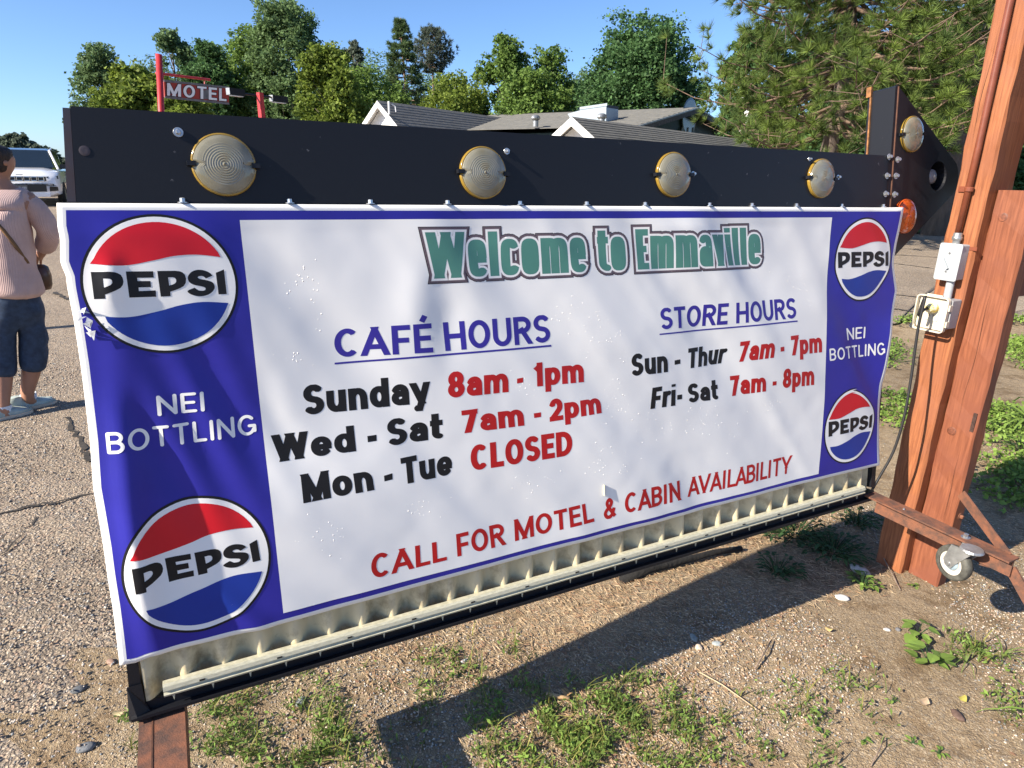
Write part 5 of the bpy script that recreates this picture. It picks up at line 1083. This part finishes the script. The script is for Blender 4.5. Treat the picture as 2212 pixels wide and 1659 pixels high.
# stones, leaves, sticks worth naming
def rock(label,px,py,sz,col,name='stone',sc=(1.6,1,.6)):
    g0=ground(px,py); V=IV2*np.array(sc)*sz*(1+rng.uniform(-.16,.16,(len(IV2),1))); a=rng.uniform(0,3); V=V@np.array([[cos(a),sin(a),0],[-sin(a),cos(a),0],[0,0,1]]); V=V+g0+ZH*(sz*.25+gz(g0[0],g0[1])); o=mk(name,V,[tuple(t) for t in IT2],mat('rock_%02d%02d%02d'%tuple(int(c*99) for c in col),col,.8,0,.2,60,bump=.5,bs=200,bd=.002),origin=(g0[0],g0[1],0),smooth=True); return tag(o,label,'stone')
IV2,IT2=ico(2)
rock('elongated white stone on the soil right of the sign shadow',1819,1292,.017,(.66,.65,.62)); rock('pale tan stone at the edge of the sign shadow',1509,1400,.012,(.60,.50,.38),sc=(1.1,1,.8))
rock('grey stone beside the tan one at the shadow edge',1548,1392,.011,(.36,.40,.40)); rock('flat grey stone in the shadow near its lower edge',1498,1380,.013,(.30,.33,.30)); rock('dark round stone just left of the upper seedling',1940,1360,.009,(.16,.16,.17),sc=(1,1,.8)); rock('pale pebble left of the upper seedling',1916,1360,.008,(.50,.50,.49))
rock('brown stone near the right bottom corner',2068,1548,.014,(.13,.08,.06)); rock('white pebble in the sand under the sign',1003,1428,.008,(.62,.62,.64)); rock('grey stone at the base of a weed in the lower left soil',650,1520,.013,(.24,.26,.26)); rock('whitish stone at the foot of the post',1855,1232,.026,(.42,.40,.37)); rock('dark grey stone on the asphalt near the bottom left corner',170,1480*1.0+10,.014,(.13,.14,.15)); rock('blue-grey stone on the asphalt left of the sign corner',185,1615,.016,(.17,.18,.19)); rock('tan chip on the asphalt',240,1430,.011,(.34,.22,.16))
def dry_leaf(label,px,py,l,col,n=9):
    g0=ground(px,py); g0[2]=gz(g0[0],g0[1])+.012; a=rng.uniform(0,6); d=A3(cos(a),sin(a),.1); s_=A3(-sin(a),cos(a),.15); V=[g0]; 
    for i in range(n): t=2*pi*i/n; rr=l*(.5 if i%2 else .36); V.append(g0+d*cos(t)*rr*1.25+s_*sin(t)*rr*.8+ZH*(.15*l*cos(2*t)))
    o=mk('dry_leaf',V,[(0,1+i,1+(i+1)%n) for i in range(n)],mat('leaf_%02d'%int(col[0]*99),col,.8,0,.15,50,trans=.2),origin=g0,smooth=True); return tag(o,label,'leaf')
dry_leaf('pale curled dead leaf in the lower right soil',1992,1522,.040,(.62,.46,.30)); dry_leaf('yellow dead leaf near the right edge at the bottom',2078,1515,.028,(.50,.44,.10)); dry_leaf('cream-yellow leaf on the sand left of the sign corner',257,1545,.030,(.66,.55,.30)); dry_leaf('orange-brown dead leaf in the lower grass',1225,1500,.035,(.55,.33,.15)); dry_leaf('small tan leaf on the soil below the shadow',1790,1365,.024,(.52,.38,.16)); dry_leaf('white scrap on the shaded soil below the sign',883,1454,.018,(.60,.66,.70),5)
def stick(label,pts,r_,m,name='stick'):
    P=[]
    for x,y,z in pts: g0=ground(x,y); P.append((g0[0],g0[1],gz(g0[0],g0[1])+z))
    b=MB(); b.tube(P,[r_*(1-.4*i/len(P)) for i in range(len(P))],7); o=b.build(name,m,smooth=True); return tag(o,label,'stick')
M_twig=mat('grey_twig',(.22,.16,.12),.9,0,.3,30)
stick('long thin straw stalk across the lower right soil',[(1511,1455,.006),(1560,1485,.010),(1640,1540,.006)],.0022,M_straw); stick('short dark twig near the right end of the shadow',[(1630,1450,.01),(1650,1420,.02),(1665,1390,.012)],.003,M_twig); stick('thin reddish twig leaning at the foot of the post',[(1885,1170,.05),(1905,1215,.03),(1945,1275,.004)],.0028,M_twig)
stick('pale wood chip in the grass below the shadow',[(1180,1505,.01),(1230,1515,.014)],.008,mat('pale_wood',(.55,.36,.18))); stick('forked dry twig near the lower right seedlings',[(1880,1659,.004),(1900,1625,.02),(1908,1600,.01)],.002,M_twig)
stick('black branch added for a dark stick and shadow blob under the sign',[(1342,1258,.010),(1400,1240,.022),(1470,1222,.020),(1540,1205,.026),(1600,1190,.015)],.017,mat('shadow_black_wood',(.012,.011,.010),.95,0,.3,30,bump=.8,bs=60),'shadow_branch')  # black tube added to stand for a dark stick and shadow blob
stick('thick weathered branch behind the black one',[(1380,1178,.01),(1430,1186,.02),(1500,1182,.01)],.008,M_twig)
# ------------------------------------------------------------------ CAR
def car():
    az=rad(152); base=ground(52,441); rg=25.5; c=at(46,400,rg); fwd=A3(sin(az),cos(az),0); lf=A3(fwd[1],-fwd[0],0)  # lf: car's left seen on the image right
    if (lf@R[0])<0: lf=-lf
    O=A3(c[0],c[1],gz(c[0],c[1])+.0); g=empty('parked_car',O,'white sport utility car facing the viewer on the lot at the left edge','car')
    W_=lambda x,y,z: O+lf*x-fwd*y+ZH*z
    Mw=mat('white_car_paint',(.78,.80,.84),.22,0,.01,1,coat=.8); Mg=mat('car_window_glass',(.012,.02,.03),.06,0,.05,1,coat=.6); Mk=mat('black_car_trim',(.012,.012,.013),.4); Mch=mat('chrome',(.6,.6,.62),.15,.95)
    # lower body loft: stations (y, halfwidth, z bottom, z shoulder, z centre top)
    st=[(0.0,.80,.42,.80,.84),(.05,.90,.34,.90,.93),(.16,.965,.30,.97,1.02),(.5,.985,.30,1.04,1.10),(1.25,.985,.30,1.08,1.16),(2.2,.985,.30,1.09,1.12),(4.2,.985,.32,1.12,1.12),(4.75,.95,.36,1.10,1.10),(4.9,.88,.45,1.0,1.0)]
    V=[];Fq=[]
    for y,hw,zb,zs,zt in st:
        cs=[(0,zb),(hw*.8,zb),(hw*.97,zb+.08),(hw,zb+.28),(hw,zs-.18),(hw*.965,zs-.05),(hw*.88,zs),(hw*.5,zt),(0,zt)]; full=cs+[(-x,z) for x,z in cs[-2:0:-1]]
        V+=[W_(x,y,z) for x,z in full]
    n=16
    for i in range(len(st)-1):
        for k in range(n): Fq.append((i*n+k,i*n+(k+1)%n,(i+1)*n+(k+1)%n,(i+1)*n+k))
    Fq+=[tuple(range(n)),tuple(range((len(st)-1)*n,len(st)*n))[::-1]]
    smooth_angle(mk('body',V,Fq,Mw,g),30)
    gh=[(1.20,.74,1.10,1.12),(2.0,.64,1.10,1.70),(2.5,.63,1.10,1.755),(4.2,.62,1.10,1.73),(4.75,.60,1.08,1.35)]
    V=[];Fq=[]
    for y,hw,zb,zt in gh: V+=[W_(-hw*1.18,y,zb),W_(-hw,y,zt-.03),W_(-hw*.86,y,zt),W_(hw*.86,y,zt),W_(hw,y,zt-.03),W_(hw*1.18,y,zb)]
    for i in range(len(gh)-1):
        for k in range(5): Fq.append((i*6+k,i*6+k+1,(i+1)*6+k+1,(i+1)*6+k))
    mk('cabin',V,Fq,mat('dark_car_roof',(.03,.045,.07),.15,coat=.6),g)
    b=MB(); b.add([W_(-.80,1.27,1.15),W_(.80,1.27,1.15),W_(.60,1.975,1.67),W_(-.60,1.975,1.67)],[(0,1,2,3)]); o=b.build('windshield',Mg,g); o.location=tuple(fwd*.02+ZH*.012)
    for s_ in(-1,1):
        b=MB(); b.tube([W_(.90*s_,1.16,1.11),W_(.665*s_,1.96,1.68),W_(.65*s_,2.6,1.74)],.036,6); b.build('pillar',Mw,g)
        b=MB(); b.box(W_(1.06*s_,1.42,1.20),(lf,fwd,ZH),(.12,.06,.075)); smooth_angle(b.build('mirror',Mk,g),10)
        b=MB(); b.add([W_(.70*s_,.055,.80),W_(.965*s_,.17,.84),W_(.955*s_,.19,.925),W_(.66*s_,.045,.90)],[(0,1,2,3)]); h_=b.build('headlight',Mk,g); h_.location=tuple(fwd*.03)
        b=MB(); b.add([W_(.72*s_,.06,.815),W_(.93*s_,.155,.85),W_(.93*s_,.16,.885),W_(.70*s_,.055,.865)],[(0,1,2,3)]); q=b.build('lamp_lens',mat('headlight_glass',(.55,.58,.62),.1),h_); q.location=tuple(fwd*.008)
        b=MB(); b.add([W_(.70*s_,.0,.47),W_(.92*s_,.12,.49),W_(.92*s_,.12,.60),W_(.72*s_,.0,.62)],[(0,1,2,3)]); q=b.build('fog_lamp_pocket',Mk,g); q.location=tuple(fwd*.075)
        for y in (.95,3.9):
            b=MB(); b.lathe(W_(.80*s_,y,.37),lf*s_,[(0,0),(.33,0),(.37,.03),(.37,.19),(.34,.21),(.24,.215)],28); w_=b.build('wheel',M_tyre,g,smooth=True)
            b=MB(); b.lathe(W_(.80*s_,y,.37),lf*s_,[(.24,.19),(.22,.20),(.05,.17),(0,.17)],14); b.build('rim',M_galv,w_)
    b=MB(); b.add([W_(-.66,.0,.775),W_(.66,.0,.775),W_(.66,.0,.905),W_(-.66,.0,.905)],[(0,1,2,3)]); gr=b.build('grille',Mk,g); gr.location=tuple(fwd*.035)
    for i in range(7):
        x=-.54+i*.18; b=MB(); rim_=[(x-.07,.79),(x+.07,.79),(x+.07,.89),(x-.07,.89)]
        for (a,c_),(d_,e_) in zip(rim_,rim_[1:]+rim_[:1]): b.tube([W_(a,-.045,c_),W_(d_,-.045,e_)],.008,4)
        b.build('grille_slot',Mch,gr)
    b=MB(); b.add([W_(-.62,0,.46),W_(.62,0,.46),W_(.64,0,.68),W_(-.64,0,.68)],[(0,1,2,3)]); q=b.build('lower_intake',Mk,g); q.location=tuple(fwd*.035)
    b=MB(); b.box(W_(.0,-.05,.575),(lf,fwd,ZH),(.155,.006,.08)); pl=b.build('licence_plate',mat('plate',(.10,.10,.10),.4,0,.1,20),g)
    for i in range(7):
        if i==3: continue
        b=MB(); b.box(W_(-.11+i*.037,-.058,.575),(lf,fwd,ZH),(.011,.002,.03)); b.build('plate_character',mat('plate_white',(.6,.6,.6)),pl)
    b=MB(); b.box(W_(0,-.0,.36),(lf,fwd,ZH),(.70,.06,.045)); b.build('bumper_skid',Mw,g)
    b=MB(); b.box(W_(0,.02,.955),(lf,fwd,ZH),(.09,.006,.014)); b.build('badge',Mch,g)
car()
# ------------------------------------------------------------------ PERSON
pg0=ground(36,893); pg0[2]=gz(pg0[0],pg0[1]); pv_=A3(pg0[0],pg0[1],0); pv_/=np.linalg.norm(pv_); pr__=A3(pv_[1],-pv_[0],0)
def PP(x,y,dep=0):
    P1=pg0+pv_*dep; r=wray(x,y); k=((P1-CAM)@pv_)/(r@pv_); return CAM+r*k
def skin(name,chains,m,parent,sub=2,root=0):
    """chains: list of [(pos,(rx,ry)),...] ; shared positions are joined"""
    vs=[];rs=[];es=[];key={}
    for ch in chains:
        prev=None
        for p,r_ in ch:
            k=tuple(np.round(p,4))
            if k not in key: key[k]=len(vs); vs.append(tuple(p)); rs.append(r_ if hasattr(r_,'__len__') else (r_,r_))
            i=key[k]
            if prev is not None and prev!=i: es.append((prev,i))
            prev=i
    me=bpy.data.meshes.new(name); me.from_pydata(vs,es,[]); ob=bpy.data.objects.new('tmp',me); COL.objects.link(ob)
    md=ob.modifiers.new('s','SKIN'); md.use_smooth_shade=True
    for i,r_ in enumerate(rs): me.skin_vertices[0].data[i].radius=r_; me.skin_vertices[0].data[i].use_root=(i==root)
    if sub: ob.modifiers.new('d','SUBSURF').levels=sub
    dg=bpy.context.evaluated_depsgraph_get(); m2=ob.evaluated_get(dg).to_mesh(); V=[tuple(v.co) for v in m2.vertices]; Fq=[tuple(p.vertices) for p in m2.polygons]; bpy.data.objects.remove(ob)
    V=np.array(V)
    if name in('shirt','trousers','hair'):
        c=V.mean(0); am={'shirt':.011,'trousers':.010,'hair':.008}[name]; f_={'shirt':(9,5),'trousers':(8,10),'hair':(26,14)}[name]
        for i,p in enumerate(V):
            a=mnoise.noise(Vector((p[0]*f_[0],p[1]*f_[0],p[2]*f_[1])))+.5*mnoise.noise(Vector((p[0]*f_[0]*2.3+4,p[1]*f_[0]*2.3,p[2]*f_[1]*2.1)))
            d=A3(p[0]-c[0],p[1]-c[1],0); d/=max(.05,np.linalg.norm(d)); V[i]=p+d*a*am*1.6
    return mk(name,V,Fq,m,parent,smooth=True)
per=empty('person',pg0,'person in pink ribbed shirt, navy capri trousers and pale sneakers, seen from behind','person')
M_skin=mat('skin',(.38,.19,.12),.55,0,.06,9); M_shirt=mat('dusty_pink_rib_knit',(.54,.38,.345),.85,0,.06,9); M_pants=mat('navy_denim',(.028,.052,.10),.85,0,.2,30,bump=.3,bs=200,bd=.002); M_hair=mat('dark_brown_hair',(.035,.018,.012),.6,0,.4,60,bump=.8,bs=90,stretch=(1,1,.3))
# ribs in the knit
N,L=nodes(M_shirt); wv=N.new('ShaderNodeTexWave'); wv.wave_type='BANDS'; wv.bands_direction='X'; wv.inputs['Scale'].default_value=38; wv.inputs['Distortion'].default_value=.6; tc=N.new('ShaderNodeTexCoord'); L.new(tc.outputs['Object'],wv.inputs[0]); bp=N.new('ShaderNodeBump'); bp.inputs['Strength'].default_value=.4; bp.inputs['Distance'].default_value=.003; L.new(wv.outputs[0],bp.inputs['Height']); L.new(bp.outputs[0],N['Principled BSDF'].inputs['Normal'])
pel=PP(28,640,.0)
neck=PP(-2,395,.0); hd_=PP(-6,350,-.0)
RH=[PP(72,640,.02),PP(74,745,.0),PP(58,850,.0)]; LH=[PP(4,640,.0),PP(2,770,-.02),PP(5,878,-.10)]
sR=PP(62,430,.0); sL=PP(-64,430,.0); eR=PP(106,505,.0); wR=PP(90,546,.16); hR=PP(80,556,.22)
eL=PP(-100,520,.0); wL=PP(-70,560,.2); hL=PP(-55,565,.28)
fingers=[]
for side,(w0,h0) in (('R',(wR,hR)),('L',(wL,hL))):
    dv=(h0-w0); dv/=np.linalg.norm(dv); sd=np.cross(dv,ZH); sd/=np.linalg.norm(sd)
    for i,(o,l) in enumerate(((-.030,.060),(-.010,.070),(.010,.066),(.029,.050))):
        a=h0+sd*o; fingers.append([(h0-dv*.03+sd*o*.6,.013),(a,.010),(a+dv*l*.5-ZH*.012,.009),(a+dv*l*.75-ZH*.035,.008)])
    a=w0+dv*.03+sd*(-.03 if side=='R' else .03); fingers.append([(w0+dv*.02,.015),(a,.012),(a+dv*.04-ZH*.01,.010)])
body_ch=[[(pel,(.14,.11)),(PP(18,560,0),(.13,.10)),(PP(8,470,0),(.14,.10)),(PP(0,425,0),(.12,.085)),(neck,(.055,.055)),(PP(-3,378,0),(.055,.055)),(PP(-5,362,-.0),(.075,.088)),(PP(-6,340,0),(.078,.095)),(PP(-6,322,0),(.062,.075))],
 [(PP(0,425,0),(.12,.085)),(sR,.052),(eR,.042),(wR,.028),(hR-(hR-wR)*.15,(.036,.020))],[(PP(0,425,0),(.12,.085)),(sL,.052),(eL,.042),(wL,.028),(hL-(hL-wL)*.15,(.036,.020))],
 [(pel,(.14,.11)),(PP(60,670,.02),.085),(RH[1],.062),(PP(70,790,.01),.060),(RH[2],.038),(PP(62,868,.02),.042),(PP(82,874,.04),.036)],
 [(pel,(.14,.11)),(PP(10,670,0),.085),(LH[1],.062),(PP(6,810,-.03),.060),(LH[2],.038),(PP(8,896,-.10),.042),(PP(28,900,-.08),.036)]]
skin('body',body_ch,M_skin,per)
for i,fg in enumerate(fingers): skin('finger' if i%5<4 else 'thumb',[fg],M_skin,per,1)
skin('trousers',[[(PP(26,600,0),(.17,.13)),(PP(28,640,0),(.175,.135)),(PP(32,665,0),(.165,.125))],[(PP(32,665,0),(.165,.125)),(PP(64,685,.0),(.108,.10)),(PP(73,735,0),(.088,.085)),(PP(71,778,0),(.085,.080)),(PP(70,806,0),(.084,.078))],[(PP(32,665,0),(.165,.125)),(PP(6,690,0),(.108,.10)),(PP(3,750,-.01),(.088,.085)),(PP(4,800,-.02),(.086,.080)),(PP(7,818,-.02),(.085,.078))]],M_pants,per)
skin('shirt',[[(PP(-1,402,0),(.085,.075)),(PP(2,418,0),(.15,.105)),(PP(6,450,0),(.185,.125)),(PP(12,510,0),(.185,.135)),(PP(20,570,0),(.195,.15)),(PP(30,622,0),(.225,.17)),(PP(32,645,0),(.215,.165))],
 [(PP(2,418,0),(.15,.105)),(PP(48,428,0),(.085,.08)),(PP(78,455,0),(.082,.078)),(PP(106,500,0),(.074,.074)),(PP(102,526,.07),(.066,.060)),(PP(94,541,.14),(.050,.046))],
 [(PP(2,418,0),(.15,.105)),(PP(-45,428,0),(.085,.08)),(PP(-80,470,0),(.078,.075)),(PP(-98,518,0),(.065,.065)),(PP(-75,555,.15),(.05,.05))]],M_shirt,per)
skin('hair',[[(PP(-9,310,.0),(.045,.06)),(PP(-10,326,-.005),(.082,.098)),(PP(-12,345,-.012),(.086,.10)),(PP(-16,362,-.02),(.072,.075)),(PP(-17,376,-.02),(.050,.045))]],M_hair,per)
# face side: ear, nose, glasses
c=PP(10,352,-.06); b=MB(); b.lathe(c,pr__,[(0,.016),(.012,.014),(.017,.004),(.014,-.006)],12); b.build('ear',M_skin,per,smooth=True)
b=MB(); c=PP(22,355,.07); b.box(c,(pr__,pv_,ZH),(.014,.012,.02)); smooth_angle(b.build('nose',M_skin,per),5)
b=MB(); b.tube([PP(6,343,-.05),PP(15,344,-.02),PP(22,346,.06)],.004,6); b.box(PP(23,347,.06),(pr__,pv_,ZH),(.010,.026,.019)); b.build('sunglasses',M_ink,per)
for i,(x,y,dep,l) in enumerate(((66,876,.03,1),(12,903,-.09,1))):
    c=PP(x,y,dep); d=pr__*.93+pv_*.28; d/=np.linalg.norm(d); s_=A3(-d[1],d[0],0); c[2]=pg0[2]; V=[];Fq=[]
    sec=[(-.125,.030,.075),(-.115,.037,.10),(-.06,.040,.105),(0,.044,.085),(.06,.050,.062),(.11,.046,.045),(.135,.028,.034)]
    for (a,w_,h_) in sec:
        o=c+d*a; V+=[o-s_*w_*.9+ZH*.026,o-s_*w_+ZH*.045,o-s_*w_*.6+ZH*h_,o+s_*w_*.6+ZH*h_,o+s_*w_+ZH*.045,o+s_*w_*.9+ZH*.026]
    for j in range(6):
        for k in range(6): Fq.append((j*6+k,j*6+(k+1)%6,(j+1)*6+(k+1)%6,(j+1)*6+k))
    Fq+=[tuple(range(6)),tuple(range(36,42))]; sh=smooth_angle(mk('shoe',V,Fq,mat('pale_grey_shoe',(.42,.50,.48),.7,0,.15,30),per),70)
    V=[]
    for (a,w_,h_) in sec: o=c+d*a*1.04; V+=[o-s_*w_*1.08,o-s_*w_*1.08+ZH*.030,o+s_*w_*1.08+ZH*.030,o+s_*w_*1.08]
    Fq=[(j*4+k,j*4+(k+1)%4,(j+1)*4+(k+1)%4,(j+1)*4+k) for j in range(6) for k in range(4)]+[(0,1,2,3),(24,25,26,27)]
    mk('sole',V,Fq,mat('cream_sole',(.60,.50,.40),.6),sh)
    cc=PP(x-5,y-24,dep); b=MB(); b.lathe(cc-ZH*.03,ZH,[(.042,0),(.044,.03),(.043,.04)],14); b.build('sock',mat('white_sock',(.65,.70,.78),.9),sh,smooth=True)
bag=empty('shoulder_bag',PP(84,590,.1),'brown leather bag on a tan strap across the back of the person','bag')
b=MB(); b.tube([PP(-22,468,-.155),PP(8,498,-.165),PP(34,532,-.165),PP(58,566,-.13),PP(78,585,.0)],.011,6); b.build('strap',mat('tan_strap',(.16,.085,.035),.7),bag,smooth=True)
b=MB(); c=PP(82,592,.08); b.lathe(c-ZH*.10,ZH,[(0,0),(.055,.005),(.066,.03),(.070,.09),(.062,.14),(.045,.155),(0,.16)],14); b.build('pouch',mat('brown_leather',(.075,.028,.014),.35,0,.3,20),bag,smooth=True)
# a utility pole just outside the frame whose shadow crosses the asphalt at the left
sp=ground(30,726); pb=sp-XH*2.6; up_=empty('utility_pole',A3(pb[0],pb[1],0),'slim wooden utility pole standing on the lot left of the frame','pole')
b=MB(); b.tube([A3(pb[0],pb[1],-.2),A3(pb[0],pb[1],3.4)],.055,12); b.build('pole',M_twig,up_,smooth=True)

# cracks in the paving
M_crack=mat('dark_crack',(.045,.038,.032),.95,0,.3,30)
def crack(pts,wd,seed):
    r=random.Random(seed); P=[]
    for i in range(len(pts)-1):
        a=ground(*pts[i]);b_=ground(*pts[i+1]); n_=max(4,int(np.linalg.norm(b_-a)/.05))
        for k in range(n_): t_=k/n_; q=a+(b_-a)*t_; P.append(q+A3(r.uniform(-1,1),r.uniform(-1,1),0)*.018)
    V=[];Fq=[]
    for i,p in enumerate(P):
        t_=P[min(i+1,len(P)-1)]-P[max(i-1,0)]; t_[2]=0; t_/=np.linalg.norm(t_); nn=A3(-t_[1],t_[0],0)*wd*r.uniform(.25,1.0); z=gz(p[0],p[1])+.0195
        V+=[(p[0]-nn[0],p[1]-nn[1],z),(p[0]+nn[0],p[1]+nn[1],z)]
    Fq=[(2*i,2*i+1,2*i+3,2*i+2) for i in range(len(P)-1)]; return mk('crack',V,Fq,M_crack,lot)
for i,(p,wd) in enumerate((([(-40,1130),(60,1103),(130,1092),(215,1070)],.012),([(0,1215),(60,1150),(88,1120)],.005),([(1900,561),(1990,566),(2060,572)],.03),([(1900,549),(1960,551),(2040,556)],.02),([(1890,576),(1950,583),(2020,592)],.035),([(1880,640),(1950,646),(2020,655)],.03),([(1870,672),(1940,674),(1990,684)],.03),([(150,905),(175,960),(200,1010)],.02),([(120,640),(150,655),(200,650)],.03))): crack(p,wd,i)
# raised water bubbles in the vinyl
B_=[]
for px,py,nx,ny,n_ in ((660,610,60,45,60),(690,700,10,30,10),(640,770,40,25,34),(1230,680,50,40,60),(1300,720,50,60,80),(1700,600,50,30,40),(1740,640,40,50,60),(900,1090,50,30,50),(700,1150,60,50,60),(1330,870,60,60,90),(1430,920,70,30,60),(1520,900,60,60,90),(1300,990,60,40,80),(1150,1040,50,25,50),(1120,830,40,30,40),(1660,870,20,40,30)):
    for _ in range(n_):
        if _%3: continue
        x=px+rng.normal()*nx*.5; y=py+rng.normal()*ny*.5; B_.append(sgn(x,y))
B_=np.array(B_); f=fbump(B_[:,0],B_[:,1])+BOFF+.0013; C=TS+XS*B_[:,0:1]+US*B_[:,1:2]+NS*f[:,None]; n_=len(C); r_=rng.uniform(.0008,.0019,n_)[:,None,None]
V=C[:,None,:]+r_*(IV[None,:,0:1]*XS+IV[None,:,1:2]*US*1.3+IV[None,:,2:3]*NS*.12); T=(IT[None]+np.arange(n_)[:,None,None]*len(IV)).reshape(-1,3)
o=fastmesh('bubbles',V.reshape(-1,3),T,M_white,parent=banner); o.data.shade_smooth(); o['kind']='stuff'

# drying splits in the timbers
M_split=mat('dark_wood_split',(.03,.012,.008),.9)
for i,(v0,z0,z1,u0) in enumerate(((.085,.65,1.20,2.3488),(.112,.25,.55,2.3488),(-.055,1.6,1.95,2.3038))):
    V=[];Fq=[]; n_=26
    for k in range(n_+1):
        t_=k/n_; z=z0+(z1-z0)*t_; v=v0+.006*mnoise.noise(Vector((i*7.1,z*6,0)))+.012*(t_-.5)*(-1)**i*.4; w_=.0008*sin(pi*t_)*(.6+.5*abs(mnoise.noise(Vector((i,z*30,2)))))
        V+=[U(u0-.0016,v-w_,z),U(u0-.0016,v+w_,z)]
    Fq=[(2*k,2*k+1,2*k+3,2*k+2) for k in range(n_)]; mk('split',V,Fq,M_split,post)
